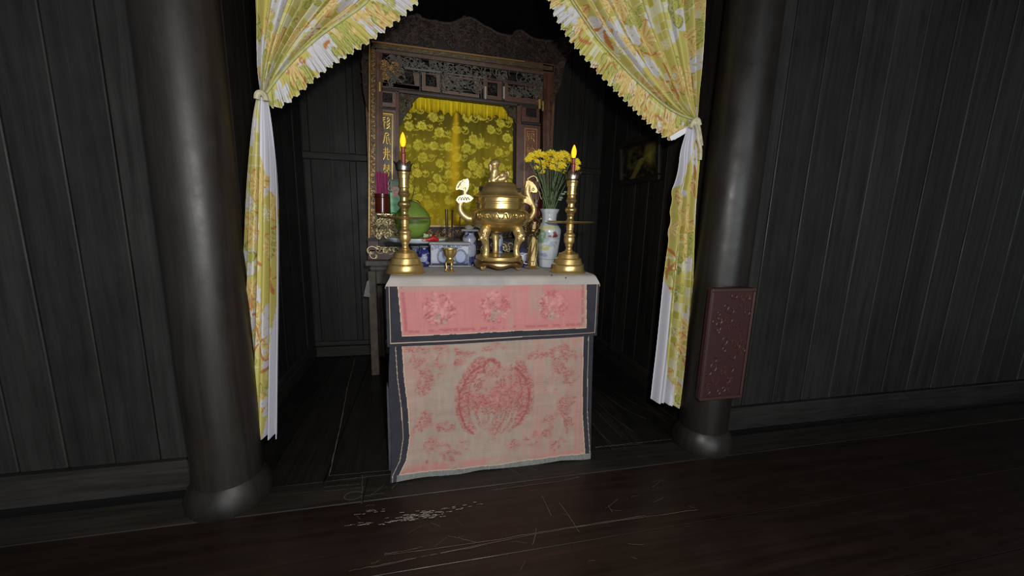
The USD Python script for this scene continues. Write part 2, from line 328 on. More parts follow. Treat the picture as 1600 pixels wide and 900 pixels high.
# back wall at y = 1.9: stiles, rails and panels of dark board
wb = group_struct('wall_back')
rail_z = [0.0, .13, 1.80, 1.88, 3.4]
struct('skirting', box(-1.40, 1.42, 1.855, 1.90, 0, .10, .006), WALLH, wb)
struct('skirting', box(-1.40, 1.42, 1.87, 1.90, .102, .15, .006), WALLH, wb)
zr = at(530, 245, 1.87)[2]
struct('rail', box(-1.40, 1.42, 1.862, 1.90, zr-.03, zr+.03, .006), WALLH, wb)
stx = [-1.35, -.98, -.62, -.25, .12, .5, .86, 1.20]
for x in stx:
    struct('stile', box(x-.028, x+.028, 1.868, 1.90, .15, zr-.03, .005), WALLV, wb); struct('stile', box(x-.028, x+.028, 1.868, 1.90, zr+.03, 2.90, .005), WALLV, wb)
for a, b in zip([-1.42]+stx, stx+[1.44]):
    for z0, z1 in ((.15, zr-.03), (zr+.03, 2.90)):
        n = 2 if b-a > .2 else 1; w = (b-a)/n
        for k in range(n): struct('panel', box(a+k*w+.001, a+(k+1)*w-.001, 1.884+random.uniform(0, .004), 1.91, z0, z1), WALLV, wb)
struct('backing', box(-1.45, 1.47, 1.911, 1.93, 0, 2.95), BLACK, wb); struct('top_plate', box(-1.44, 1.46, 1.85, 1.95, 2.90, 2.98, .01), WALLH, wb)
struct('roof_space_end', box(-3.2, 6.2, 4.0, 4.05, 0, 3.43), BLACK, wb)  # black sheet added behind the open top to keep sky light from leaking in
# side walls: vertical planks over a skirting
for side, X, s in (('right', 1.38, 1), ('left', -1.38, -1)):
    w = group_struct('wall_' + side)
    yy = [.12, .33, .55, .74, .96, 1.16, 1.38, 1.6, 1.868] if s > 0 else [.12, .38, .62, .9, 1.14, 1.4, 1.65, 1.868]
    for a, b in zip(yy[:-1], yy[1:]):
        d = random.uniform(0, .006); x0, x1 = sorted((X+s*d, X+s*.05))
        struct('wall_plank', box(x0, x1, a+.003, b-.003, .16, 2.92, .004), WALLV, w)
    x0, x1 = sorted((X-s*.012, X+s*.05)); struct('wall_plinth', box(x0, x1, .12, 1.866, 0, .105, .006), WALLH, w)
    x0, x1 = sorted((X-s*.004, X+s*.05)); struct('wall_rail', box(x0, x1, .12, 1.866, .107, .158, .006), WALLH, w)
    x0, x1 = sorted((X+s*.052, X+s*.07)); struct('backing', box(x0, x1, .1, 1.9, 0, 2.95), BLACK, w); x0, x1 = sorted((X-s*.01, X+s*.08)); struct('top_plate', box(x0, x1, .1, 1.86, 2.92, 3.0, .01), WALLH, w)
    # the partition that closes the neighbouring bay, facing the visitor
    f = group_struct('wall_front_' + side)
    e = 6.2 if s > 0 else -3.2; q = 1.42*s; n = 20 if s > 0 else 10; st = (e-q)/n
    for k in range(n):
        x0, x1 = sorted((q+st*k, q+st*(k+1))); d = random.uniform(0, .006)
        struct('wall_plank', box(x0+.003, x1-.003, .07+d, .115, .16, 3.4, .004), WALLV, f)
    x0, x1 = sorted((q, e)); struct('wall_plinth', box(x0, x1, .05, .115, .0, .158, .006), WALLH, f); struct('backing', box(x0, x1, .117, .13, 0, 3.4), BLACK, f)
cl = group_struct('ceiling')
for k in range(37):
    a = -3.2+k*.255; struct('ceiling_board', box(a+.002, a+.253, .1, 4.0, 3.4, 3.43), CEIL, cl)
struct('ceiling_backing', box(-3.25, 6.25, -4.2, 4.06, 3.432, 3.45), BLACK, cl)  # unseen sheet added over the boards to stop sky light at their gaps
struct('ceiling_beam', box(-1.42, 1.42, 1.2, 1.32, 3.2, 3.398, .01), CEIL, cl)
struct('ceiling_board', box(-3.2, 6.2, -4.2, .098, 3.4, 3.43), CEIL, cl)
struct('trim_1', box(-3.2, 6.2, -.07, .065, 2.78, 3.05, .015), POSTW)          # the lintel the curtains hang from

# front posts on flared plinths
def post(x, y, label):
    t = thing('wooden_post', label, 'post', (x, y, 0))
    obj('shaft', lathe([(.135, .12), (.135, .13), (.14, .7), (.14, 1.6), (.132, 2.778)], 40), POSTW, t, smooth=40)
    obj('plinth', lathe([(.165, .0), (.172, .02), (.172, .06), (.155, .10), (.136, .125)], 36), POSTW, t, smooth=40)
    return t
post(1.285, -.03, 'dark round wooden post behind the tied-back curtain on the right')
post(-1.27, -.03, 'dark round wooden post at the left end of the opening')
# carved red plaque on the right post
t = thing('carved_plaque', 'carved dark red lacquer plaque fixed low on the right-hand post', 'plaque', (1.19, -.215, .385))
obj('board', box(-.11, .16, 0, .035, 0, .62, .006), plain('plaque_red', (.034, .008, .008), .55), t)
cv = []
for k in range(46):
    cx, cz, r = rng.uniform(-.085, .135), rng.uniform(.04, .58), rng.uniform(.012, .03); a0 = rng.uniform(0, 6.28); th = np.linspace(0, 4.5, 14)
    cv.append(tube(np.c_[cx+r*(1-th/6.5)*np.cos(th+a0), np.full(14, -.002), cz+r*(1-th/6.5)*np.sin(th+a0)], .004, 5))
obj('carving', cv, plain('carved_red', (.055, .022, .018), .45, var=.6, bscale=60), t, kind='stuff')
obj('rim', [box(-.11, .16, -.008, 0, 0, .018, .003), box(-.11, .16, -.008, 0, .602, .62, .003), box(-.11, -.095, -.008, 0, .018, .602, .003), box(.145, .16, -.008, 0, .018, .602, .003)], plain('rim_red', (.045, .02, .016), .5), t)
obj('bracket', box(0, .04, .035, .06, .28, .34), BLACK, t)

# ------------------------------------------------------------------ altar table and its cloth
H = 1.05
t = thing('altar_table', 'dark wooden altar table hidden under the pink and grey cloth', 'table', (0, 0, 0))
obj('tabletop', box(-.53, .53, .02, .74, 1.0, 1.042, .006), TABLEW, t)
for x in (-.49, .49):
    for y in (.06, .70): obj('leg', box(x-.028, x+.028, y-.028, y+.028, 0, 1.0, .005), TABLEW, t)
for y in (.06, .70): obj('apron', box(-.46, .46, y-.012, y+.012, .9, 1.0, .003), TABLEW, t)

ac = thing('altar_cloth', 'faded pink embroidered altar cloth with navy border and grey top cover', 'altar cloth', (0, -.002, 0))
GREY, PINK, TAN, DKR, NAV, CRM = sRGB(164, 158, 151), sRGB(186, 114, 111), sRGB(156, 143, 130), sRGB(136, 44, 46), sRGB(50, 50, 57), sRGB(205, 182, 160)
# top cover: lies on the table and falls over its front edge
prof = smoothpoly([(.745, 1.046), (.4, 1.046), (.05, 1.0475), (.012, 1.047), (-.006, 1.040), (-.014, 1.025), (-.018, 1.008), (-.020, .992)], it=3)
def cover(u, v):
    p = poly_at(prof, v); x = (u-.5)*2; fall = sst(1.047, .99, p[:, 1]*1.0)
    w = .548 - .022*(p[:, 0] > .012) - .022*(1-sst(0, 1, (1.047-p[:, 1])/.05))*(p[:, 0] <= .012)
    return np.c_[x*w, p[:, 0] - .004*fall*np.sin(x*9+1), p[:, 1] - .006*fall*nz(x, x*0, 5, 3)]
m, U, V = grid(220, 120, cover); x, z = m.vertices[:, 0], m.vertices[:, 1]*1+m.vertices[:, 2]
n = nz(x, z, 14, 5); col = GREY*(.78+.42*n)[:, None]; st = (nz(x, z, 5, 9) > .6)[:, None]; col = np.where(st, col*np.array([.94, .97, 1.03]), col)
obj('top_cover', m, CLOTHP, ac, color=col, label='grey canvas cover folded over the table edge')
for px in ((862, 430), (884, 434)):
    c = at(*px, -.012); obj('moth_hole', trimesh.creation.icosphere(1, .0035).apply_translation(c), BLACK, ac)

def wrinkle(x, z): return .006*(nz(x*.4, z, 16, 66, 3)-.5)
def hang(x, z, flare):
    """How far a hanging panel stands off the table front."""
    fold = .008*np.sin(x*8+.6)*(1-z) + .006*np.sin(x*19+2)*(1-z)
    return -.012 - flare*(1-z)**2 - .5*np.abs(fold) + .004*(nz(x, z, 6, 21)-.5) + wrinkle(x, z)
def stitches(x, z, s=1.0): return nz(x, z*1.6, 105*s, 31, 2)
def loc(px, py): p = at(px, py, -.02); return p[0], p[2]

# lower panel
z_low_top = .725
def low(u, v):
    z = .004 + v*(z_low_top-.004); k = 1-z/.72
    w0, w1 = -.535-.012*k+.006*np.sin(z*9), .530+.012*k
    x = w0+(w1-w0)*u; return np.c_[x, hang(x, z, .045)-.016*sst(.2, 0, z)*sst(-.3, -.54, x), z + .004*np.sin(u*17)*sst(.06, 0, z)]
m, U, V = grid(420, 280, low); x, z = m.vertices[:, 0].copy(), m.vertices[:, 2].copy()
# field limits, traced on the cloth
fl_l = poly_at([loc(*q) for q in ((628, 542), (631, 590), (637, 635), (640, 680), (635, 712), (624, 733))], np.linspace(0, 1, 60)); o = np.argsort(fl_l[:, 1])
xl = np.interp(z, fl_l[o, 1], fl_l[o, 0]); fr = np.array([loc(*q) for q in ((910, 703), (908, 640), (910, 580), (912, 530))]); xr = np.interp(z, fr[:, 1], fr[:, 0])
fb = np.array([loc(*q) for q in ((624, 733), (700, 727), (780, 719), (860, 708), (912, 702))]); zb = np.interp(x, fb[:, 0], fb[:, 1]) + .006*(nz(x, x*0, 40, 4)-.5)
field = (x > xl+.004*(nz(z, z*0, 60, 2)-.5)) & (x < xr) & (z > zb)
stn = stitches(x, z); big = nz(x, z, 7, 11)
col = TAN[None]*(.86+.3*nz(x, z*.2, 60, 13))[:, None]*(.9+.2*nz(x*.2, z, 60, 14))[:, None]
pink = np.clip(sst(.50, .75, big)*.35 + .18*sst(.1, .4, x)*sst(.4, .6, nz(x*3, z*.4, 6, 17)), 0, 1)      # faded patches and vertical streaks
mask = np.zeros(len(x))
def threads(x, z, sd, per=.0125, turn=9):
    """Embroidery strokes: short rows of thread whose direction wanders."""
    t = 6.28*nz(x, z, turn, sd, 2)*1.6; return np.sin((x*np.cos(t)+z*np.sin(t))*6.283/per + 5*nz(x, z, 40, sd+1, 2))*.5+.5
wx, wz = x+.030*(nz(x, z, 16, 41)-.5)+.012*(nz(x, z, 55, 42)-.5), z+.030*(nz(x, z, 16, 43)-.5)+.012*(nz(x, z, 55, 44)-.5)
thr_ = threads(x, z, 45); gap = nz(x, z, 34, 46, 3); fine = stn
def emb(a, dens=.5):
    """Thread left in a worn area: strokes, with gaps where it has gone."""
    global mask, pink
    k = a*sst(dens+.10, dens-.08, gap)*(.25+.75*sst(.4, .6, thr_))*sst(.30, .62, fine)
    mask = np.maximum(mask, k); pink = np.maximum(pink, a*.46*sst(dens+.22, dens-.05, gap)*(.45+.9*fine))
def ell(px, py, rx, ry, soft=.35):
    p = loc(px, py); return sst(1+soft, 1-soft, np.hypot((wx-p[0])/rx, (wz-p[1])/ry))
M = .00345
def seg(pts, w0, w1):
    """A tapering stroke through pixels of the cloth."""
    q = smoothpoly([loc(*p) for p in pts], it=2); d = np.full(len(x), 9.0); n_ = len(q)-1
    for i in range(n_):
        w = w0+(w1-w0)*i/n_; d = np.minimum(d, segdist(wx, wz, [tuple(q[i]), tuple(q[i+1])])/w)
    return sst(1.15, .75, d)
# phoenix: a ring of wing feathers left and right, a body across, curled tail below
emb(seg([(752, 571), (735, 583), (724, 602), (719, 622), (720, 642), (727, 660), (734, 668)], .046, .020), .58)
emb(seg([(808, 577), (820, 590), (824, 608), (823, 628), (815, 646), (806, 658)], .052, .022), .60)
emb(seg([(728, 622), (750, 632), (772, 631), (800, 630), (818, 622)], .046, .046), .62)
emb(seg([(742, 604), (752, 596), (760, 606), (750, 614)], .03, .03), .50); emb(seg([(782, 600), (796, 588), (806, 598), (792, 612)], .034, .034), .54)
emb(seg([(757, 579), (756, 570), (764, 563), (775, 564), (780, 572)], .018, .018), .64)
emb(ell(768, 586, .13, .055)*.85, .47); emb(ell(748, 608, .07, .05)*.7, .44); emb(ell(798, 604, .08, .07)*.85, .48); emb(ell(770, 616, .17, .03)*.6, .46)
for sg in (seg([(750, 574), (734, 585), (722, 603), (717, 623), (718, 644), (726, 663), (736, 672)], .014, .008), seg([(806, 575), (821, 589), (827, 608), (826, 628), (817, 648), (805, 662)], .014, .008), seg([(742, 590), (732, 606), (728, 626)], .008, .008), seg([(812, 590), (816, 606), (814, 624)], .010, .010), seg([(726, 628), (750, 638), (772, 637), (800, 636), (820, 628)], .008, .008)): emb(sg, .80)
for pts in ([(733, 640), (733, 655), (742, 668)], [(741, 640), (745, 655), (752, 664)], [(802, 640), (796, 658), (784, 672)], [(810, 640), (806, 656), (796, 670)], [(794, 640), (788, 656), (778, 668)], [(757, 640), (752, 650), (757, 660), (764, 652), (760, 642)], [(771, 642), (775, 656), (770, 670)], [(780, 640), (783, 654), (776, 676), (766, 672)]): emb(seg(pts, .010, .007)*.8, .6)
emb(ell(762, 672, .06, .05)*.6, .46); emb(ell(780, 660, .04, .05)*.6, .48)
r = np.hypot((wx-loc(771, 616)[0])/.19, (wz-loc(771, 616)[1])/.185); pink = np.maximum(pink, .30*sst(1.05, .85, r)*(wz > loc(771, 640)[1]))
for sg, w_ in ((seg([(750, 574), (735, 584), (722, 602), (717, 622), (718, 644), (726, 663), (737, 673)], .0075, .005), .9), (seg([(806, 575), (820, 588), (826, 608), (825, 628), (817, 648), (804, 663)], .0075, .005), .9), (seg([(745, 586), (736, 600), (731, 622), (733, 645)], .005, .005), .7), (seg([(811, 588), (814, 604), (812, 622)], .006, .006), .8),
               (seg([(757, 581), (756, 570), (764, 562), (775, 563), (780, 573)], .008, .006), .95), (seg([(742, 641), (748, 656), (756, 665)], .004, .003), .5), (seg([(776, 644), (768, 652), (770, 664), (778, 670)], .004, .003), .5), (seg([(802, 640), (794, 658), (782, 674)], .004, .003), .5), (seg([(790, 640), (784, 658), (770, 676)], .004, .003), .7)):
    mask = np.maximum(mask, sg*w_*(.45+.55*sst(.3, .5, fine))*sst(.35, .5, gap+.12))
body_ = np.maximum(seg([(730, 620), (752, 625), (776, 624), (800, 624), (818, 616)], .040, .040), seg([(772, 612), (790, 604), (806, 600)], .03, .03)); mask = np.maximum(mask, body_*.75*sst(.32, .56, fine)*(.4+.6*sst(.35, .6, thr_))*sst(.66, .5, gap)); pink = np.maximum(pink, body_*.75)
upper_ = ell(764, 588, .13, .075); pink = np.maximum(pink, upper_*.42*sst(.35, .6, gap)); mask = np.maximum(mask, upper_*.5*sst(.5, .62, thr_)*sst(.52, .4, gap)*sst(.35, .55, fine))
wing_ = np.maximum(seg([(748, 574), (734, 586), (723, 604), (720, 626), (724, 648)], .034, .026), seg([(809, 578), (820, 592), (823, 610), (821, 630), (812, 648)], .036, .026)); mask = np.maximum(mask, wing_*.55*(.5+.5*np.sign(np.sin((wz+.35*np.abs(wx-loc(771, 616)[0]))*260)))*sst(.3, .55, fine)); pink = np.maximum(pink, wing_*.6)
# sprays in the corners
for a_ in ((655, 560, .045, .06, .55), (664, 590, .05, .07, .56), (660, 608, .04, .03, .52), (690, 566, .05, .03, .48), (688, 586, .02, .02, .55), (716, 566, .035, .02, .52), (712, 552, .05, .02, .48), (648, 545, .06, .02, .46),
           (864, 552, .05, .035, .54), (880, 546, .05, .03, .54), (876, 574, .05, .06, .57), (890, 590, .05, .045, .56), (888, 560, .045, .06, .54), (845, 556, .035, .05, .44), (862, 606, .05, .06, .40),
           (672, 644, .05, .02, .55), (662, 656, .04, .035, .52), (684, 664, .035, .03, .55), (700, 664, .04, .03, .50), (652, 668, .03, .03, .48), (676, 690, .05, .04, .50), (696, 698, .035, .035, .55), (720, 694, .06, .035, .50), (668, 708, .03, .04, .48), (700, 712, .05, .02, .46),
           (880, 628, .045, .035, .54), (876, 646, .045, .05, .55), (886, 662, .03, .06, .48), (846, 672, .06, .04, .53), (858, 656, .05, .04, .50), (828, 684, .06, .03, .46), (868, 690, .05, .04, .46), (800, 690, .05, .03, .42)):
    emb(ell(*a_[:4]), a_[4])
emb(seg([(866, 548), (862, 556), (870, 562), (880, 556)], .012, .010), .75); emb(seg([(896, 618), (876, 626), (872, 640), (884, 634), (894, 626)], .010, .010), .7); emb(seg([(884, 610), (888, 640)], .014, .012)*.6, .6)
for k_ in range(11):
    p_ = loc(770+rng.uniform(-120, 130), 545+rng.uniform(-4, 14)); emb(sst(1.3, .6, np.hypot((wx-p_[0])/.05, (wz-p_[1])/.02))*.9, .5)
for px_, w_, s_ in ((842, .020, .5), (862, .012, .45), (900, .008, .6), (906, .006, .7), (832, .010, .4), (820, .012, .3)):
    c_ = loc(px_, 620)[0]; pink = np.maximum(pink, s_*sst(1.6, .5, np.abs(x-c_+.012*(nz(x*0, z, 6, 90)-.5))/w_)*sst(.30, .5, nz(x, z*.5, 8, 91)))
edge = np.minimum(x-xl, xr-x); pink = np.maximum(pink, .55*sst(.035, .01, edge)*sst(.35, .55, nz(x, z, 14, 92)))
bot = sst(.06, .03, z-zb)*sst(0, .01, z-zb); pink = np.maximum(pink, bot*.75*sst(.40, .55, nz(x*.4, z, 22, 59))); emb(bot*sst(.5, .6, nz(x, z, 9, 93))*.6, .46)
streak = sst(.45, .7, nz(x, z*.12, 90, 94)); pink = np.maximum(pink*(.82+.36*streak), .10*streak)
pink = np.clip(pink+.10+.45*(nz(x, z, 130, 95, 2)-.5)*(.4+pink)+.16*(nz(x*.15, z, 120, 96, 2)-.5)+.22*(nz(x, z*.12, 110, 98, 2)-.5), 0, 1)
col = col*(1-.75*pink[:, None]) + .75*pink[:, None]*PINK*(.9+.2*stn)[:, None]
col = col*(1-.72*mask[:, None]) + .72*mask[:, None]*DKR*(.8+.5*nz(x, z, 20, 97))[:, None]
fold = nz(x, z*.25, 9, 61); col *= (.93+.14*fold)[:, None]
hem = np.minimum(np.minimum(np.abs(x-xl), np.abs(xr-x)), np.abs(z-zb)); wr = nz(x*.35, z, 26, 64, 3); col *= (.90+.2*wr)[:, None]; col = np.where((hem < .005)[:, None], CRM*.8, col)
border = NAV[None]*(.72+.6*nz(x, z, 24, 63))[:, None]
fringe = (z <= zb) & (x > xl-.01); border = np.where(fringe[:, None], sRGB(120, 122, 118)*(.55+.8*nz(x*3, z, 40, 65))[:, None], border)
line_l = np.interp(z, fl_l[o, 1], fl_l[o, 0])-.030; pip = (np.abs(x-line_l) < .0016) | (np.abs(x-(xr+.028)) < .0016)
border = np.where((pip & ~fringe)[:, None], CRM*.75, border)
obj('lower_panel', m, CLOTHP, ac, color=np.where(field[:, None], col, border), label='lower panel with a faded red phoenix in a round medallion')

# upper valance: hangs in front of the lower panel
zt = 1.000
bb = np.array([at(*q, -.03)[[0, 2]] for q in ((608, 542), (700, 537), (780, 533), (860, 528), (930, 524))])
def up(u, v):
    x = -.545+1.087*u; zb = np.interp(x, bb[:, 0], bb[:, 1]); z = zb+(zt-zb)*v
    return np.c_[x-.012*(1-v)*np.sign(x)*(np.abs(x) > .45)*0, -.024-.010*(1-v)+.004*np.sin(x*11+1)*(1-v)+.002*(nz(x, z, 8, 71)-.5), z]
m, U, V = grid(420, 130, up); x, z = m.vertices[:, 0].copy(), m.vertices[:, 2].copy()
A = lambda px, py: tuple(at(px, py, -.03)[[0, 2]])
e = np.array([A(*q) for q in ((628, 525), (625, 490), (621, 449))]); xl = np.interp(z, e[:, 1], e[:, 0]); e = np.array([A(*q) for q in ((916, 513), (917, 445))]); xr = np.interp(z, e[:, 1], e[:, 0])
e = np.array([A(*q) for q in ((620, 526), (700, 522), (770, 519), (850, 515), (920, 512))]); zb = np.interp(x, e[:, 0], e[:, 1])+.003*(nz(x, x*0, 50, 3)-.5)
field = (x > xl) & (x < xr) & (z > zb); stn = stitches(x, z)
P2 = sRGB(184, 122, 120)
col = P2[None]*(.9+.2*nz(x, z*.15, 70, 73))[:, None]*(.93+.14*nz(x*.15, z, 70, 74))[:, None]
fade = sst(.55, .7, nz(x*2.5, z*.35, 6, 75))*.5*(x > -.2); col = col*(1-fade[:, None])+fade[:, None]*TAN*1.02
mask = np.zeros(len(x)); light = np.zeros(len(x)); bare = np.zeros(len(x))
for px, py, sd in ((686, 483, 1), (774, 480, 2), (864, 478, 3)):
    a, b = A(px, py); R = .087; dx, dz = (x-a)/R, (z-b)/R; r = np.hypot(dx, dz); g = np.arctan2(dx, dz)
    disc = sst(1.08, .8, r+.25*(nz(dx, dz, 3, 80+sd)-.5))
    tt = threads(x, z, 200+sd, .0105, 13); gp = nz(x, z, 42, 210+sd, 3); rim = sst(.45, .75, r)*np.clip(np.sin(g*19+r*8+4*nz(dx, dz, 2, 90+sd))*.5+.6, 0, 1)*np.where(dz < .5, 1, .5)
    k = disc*np.maximum(rim*sst(.62, .48, gp), .85*sst(.56, .46, gp)*sst(.4, .6, tt))*sst(.30, .6, stn); mask = np.maximum(mask, k); light = np.maximum(light, disc*sst(.52, .62, nz(x, z, 60, 220+sd))*.45)
    bare = np.maximum(bare, sst(.33, .2, np.hypot((dx+.05)*1.4, (dz+.55)*.7)+.3*(nz(dx, dz, 3, 99+sd)-.5))*.9*disc); bare = np.maximum(bare, .7*disc*sst(.58, .68, nz(dx, dz, 3, 60+sd)))
a, b = A(866, 459); mask = np.maximum(mask, .6*sst(.02, .01, np.hypot((x-a)*1.4, (z-b)*.7)))
edge = np.minimum(np.minimum(x-xl, xr-x), z-zb); mask = np.maximum(mask, .55*sst(.010, .005, np.abs(edge-.022))*sst(.42, .52, nz(x, z, 60, 83)))
bare = np.maximum(bare, .75*sst(zt-.035, zt-.012, z)*np.clip(sst(.06, -.02, x+.03*(nz(x, z, 12, 78)-.5))+sst(.24, .36, x), 0, 1))
col = col*(1-.8*bare[:, None])+.8*bare[:, None]*TAN*1.02
col = col*(1-.65*mask[:, None])+.65*mask[:, None]*sRGB(140, 48, 60); col = col*(1-light[:, None])+light[:, None]*sRGB(212, 156, 154)
col = np.where(((edge < .004) & (edge > -.001))[:, None], CRM*.9, col)
border = NAV[None]*(.72+.6*nz(x, z, 24, 85))[:, None]
zo = np.interp(x, bb[:, 0], bb[:, 1]); pip = ((np.abs(z-zo-.017) < .0014) & (x > -.53) & (x < .527)) | ((np.abs(x+.53+.0*z) < .0014) & (z > zo+.017)) | ((np.abs(x-.528) < .0014) & (z > zo+.017))
border = np.where(pip[:, None], CRM*.85, border)
obj('valance', m, CLOTHP, ac, color=np.where(field[:, None], col, border), label='pink upper panel with three faded round emblems')
obj('return_strip', pq([(604, 600), (622, 640), (624, 735), (608, 735)], .0, .03), NAVY, ac)

# ------------------------------------------------------------------ back table carrying the shrine
t = thing('back_table', 'worn grey-brown wooden table under the carved shrine', 'table', (0, 0, 0))
zb_ = .975
obj('tabletop', box(-.83, .80, 1.31, 1.85, zb_-.045, zb_, .008), DUSTYW, t)
obj('moulding', box(-.80, .77, 1.33, 1.84, zb_-.085, zb_-.046, .012), DUSTYW, t)
obj('apron', box(-.755, .725, 1.36, 1.38, .78, .889, .004), TABLEW, t); obj('apron', box(-.755, .725, 1.80, 1.82, .78, .889, .004), TABLEW, t)
for x in (-.785, .755):
    for y in (1.37, 1.81): obj('leg', box(x-.032, x+.032, y-.032, y+.032, 0, .889, .006), TABLEW, t)
obj('stretcher', box(-.75, .72, 1.80, 1.825, .12, .17, .004), TABLEW, t)
rg = [(573, 440), (577, 437), (578, 464), (568, 463)]
obj('rag', pq(rg, 1.33, .012), RAG, None, label='small grey rag hanging behind the back table leg', cat='rag')

# ------------------------------------------------------------------ the carved shrine
SY = 1.42
sh = thing('carved_shrine', 'tall carved and gilded wooden shrine with openwork lintel and gold inscriptions', 'shrine', (0, 0, 0))
ZB = zb_ + .0005
def P(name, pts, Y, d, mat, hole=None, label=None): return obj(name, pq(pts, Y, d, hole), mat, sh, label=label)
def scroll(px, py, r, Y, a0=0.0, turns=1.25, rad=.008, flat=.6):
    c = at(px, py, Y); th = np.linspace(0, turns*2*np.pi, 16); rr = r*(1-th/(turns*2*np.pi)*.8)
    return tube(np.c_[c[0]+rr*np.cos(th+a0), np.full(16, Y), c[2]+rr*np.sin(th+a0)], rad, 5)
# carcass
obj('side_panel', box(-.80, -.77, 1.46, 1.84, ZB+.14, 2.60), REDW, sh); obj('side_panel', box(.70, .73, 1.46, 1.84, ZB+.14, 2.75), REDW, sh)
obj('back_panel', box(-.77, .70, 1.80, 1.83, ZB+.14, 2.62), BLACK, sh); obj('roof_board', box(-.78, .71, 1.46, 1.82, 2.60, 2.625), REDW, sh)
obj('floor_board', box(-.79, .72, 1.44, 1.83, ZB+.12, ZB+.15), REDW, sh)
# base: red beam, carved apron and feet
P('base_beam', [(575, 376), (872, 377), (873, 391), (575, 391)], 1.39, .10, REDLAC)
P('base_lip', [(574, 372), (874, 373), (874, 378), (574, 377)], 1.375, .10, DARKCARVE)
zl = at(577, 392, 1.40)[2]
ap = Polygon([(-.815, zl), (.755, zl), (.755, ZB), (.60, ZB), (.52, zl-.04), (-.52, zl-.04), (-.62, zl-.055), (-.66, ZB), (-.815, ZB)])
obj('base_apron', ext(ap, 1.395, .05), REDLAC, sh, label='red lacquered apron with gilt scrolls')
gs = []
for px, py, r, a in ((580, 393, .05, .4), (585, 399, .04, 2.2), (596, 389, .045, 3.4), (603, 392, .03, 1.2), (610, 389, .045, 4.4), (617, 391, .03, .2), (606, 387, .03, 2.6), (590, 387, .03, 5.0), (622, 388, .035, 3.0)):
    gs += [scroll(px, py, r, 1.388, a, .8, .0045), scroll(px+1.5, py+1, r*.6, 1.386, a+2, .7, .004)]
for k in range(40): gs.append(scroll(rng.uniform(630, 862), rng.uniform(381, 393), .028, 1.388, rng.uniform(0, 6), .8, .0045))
obj('apron_scroll', gs, GOLDW, sh, kind='stuff')
obj('foot', box(-.815, -.70, 1.40, 1.50, ZB, zl, .01), REDLAC, sh); obj('foot', box(.65, .755, 1.40, 1.50, ZB, zl, .01), REDLAC, sh); obj('foot', box(-.815, -.72, 1.74, 1.83, ZB, zl, .01), REDLAC, sh); obj('foot', box(.66, .755, 1.74, 1.83, ZB, zl, .01), REDLAC, sh)
# stiles
P('stile', [(577, 63), (597, 66), (600, 373), (576, 373)], SY, .06, REDW)
P('stile', [(849, 100), (865, 103), (862, 230), (859, 400), (846, 400), (848, 230)], SY, .06, REDW)
P('gilt_strip', [(576.6, 64), (578.4, 64), (577.6, 372), (575.4, 372)], SY-.02, .03, plain('edge_gilt', (.48, .31, .10), .42, .5, var=.3), label='narrow gilt edge of the left stile')
P('gilt_band', [(580, 72), (586, 72), (586, 372), (579, 372)], SY-.012, .02, GILTBAND); P('gilt_band', [(855, 112), (860, 112), (857, 300), (853, 300)], SY-.010, .02, REDW)
P('gilt_strip', [(861, 150), (862.5, 150), (859.5, 340), (858.5, 340)], SY-.012, .02, GILTBAND)
P('stile_moulding', [(589, 80), (592, 80), (593, 372), (589, 372)], SY-.014, .02, REDW); P('stile_moulding', [(594.5, 84), (596, 84), (597, 372), (595, 372)], SY-.010, .02, REDW)
for a in (850, 852.6): P('stile_moulding', [(a, 112), (a+1.3, 112), (a-.6, 330), (a-1.8, 330)], SY-.012, .02, REDW)
sc_ = []
for k in range(44):
    sc_.append(scroll(583+rng.uniform(-1, 1), 80+k*6.7, .010, SY-.016, rng.uniform(0, 6), 1.0, .0035))
obj('stile_scroll', sc_, plain('stile_gilt', (.42, .28, .09), .42, .45, var=.4, bscale=60), sh, kind='stuff')
# top rail
P('top_rail', [(578, 63), (866, 101), (866, 113), (578, 76)], SY, .07, REDW)
P('rail_edge', [(580, 63), (820, 95), (820, 97), (580, 65.6)], SY-.03, .04, plain('old_gilt_edge', (.36, .20, .07), .45, .3), label='worn gilt upper edge of the top rail')
P('rail_band', [(582, 67), (864, 104), (864, 110.5), (582, 74)], SY-.014, .02, gilded('dull_band', (.085, .062, .036), (.19, .125, .05), 40, .56, .5, .3))
P('rail_moulding', [(588, 76), (858, 113), (858, 118), (588, 81)], SY-.006, .03, plain('grey_brown_moulding', (.13, .085, .062), .5, var=.2))
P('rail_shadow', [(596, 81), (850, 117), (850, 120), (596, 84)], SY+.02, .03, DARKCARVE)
# openwork lintel: a net of vines before a dark board
P('lintel_backing', [(596, 80), (850, 116), (850, 166), (596, 136)], SY+.16, .012, BLACK)
def lint(u, v, Y):      # u along the lintel, v down
    a, b = np.array([597, 83]), np.array([850, 119]); c, d = np.array([597, 131]), np.array([850, 160]); q = (a*(1-u)+b*u)*(1-v)+(c*(1-u)+d*u)*v; return at(q[0], q[1], Y)
def vines(n, u0, u1, v0, v1, Y, r, rad, seed, leaf=.5):
    g = np.random.default_rng(seed); out = []
    for k in range(n):
        c = lint(g.uniform(u0, u1), g.uniform(v0, v1), Y); th = np.linspace(0, g.uniform(2.5, 5.5), 12); q = r*g.uniform(.5, 1.2); a0 = g.uniform(0, 6.28); rr = q*(1-th/9)
        p = np.c_[c[0]+rr*np.cos(th+a0), Y+.006*np.sin(th*2), c[2]+rr*np.sin(th+a0)]; out.append(tube(p, np.linspace(rad, rad*.55, 12), 5))
        if g.random() < leaf: out.append(ball(p[-1], rad*g.uniform(1.6, 2.8), 1, (1, .6, .8)))
        if g.random() < leaf*.5:
            for j in range(5): out.append(ball(p[5]+np.array([math.cos(j*1.257), 0, math.sin(j*1.257)])*rad*1.9, rad*1.2, 1, (1, .5, 1)))
    return out
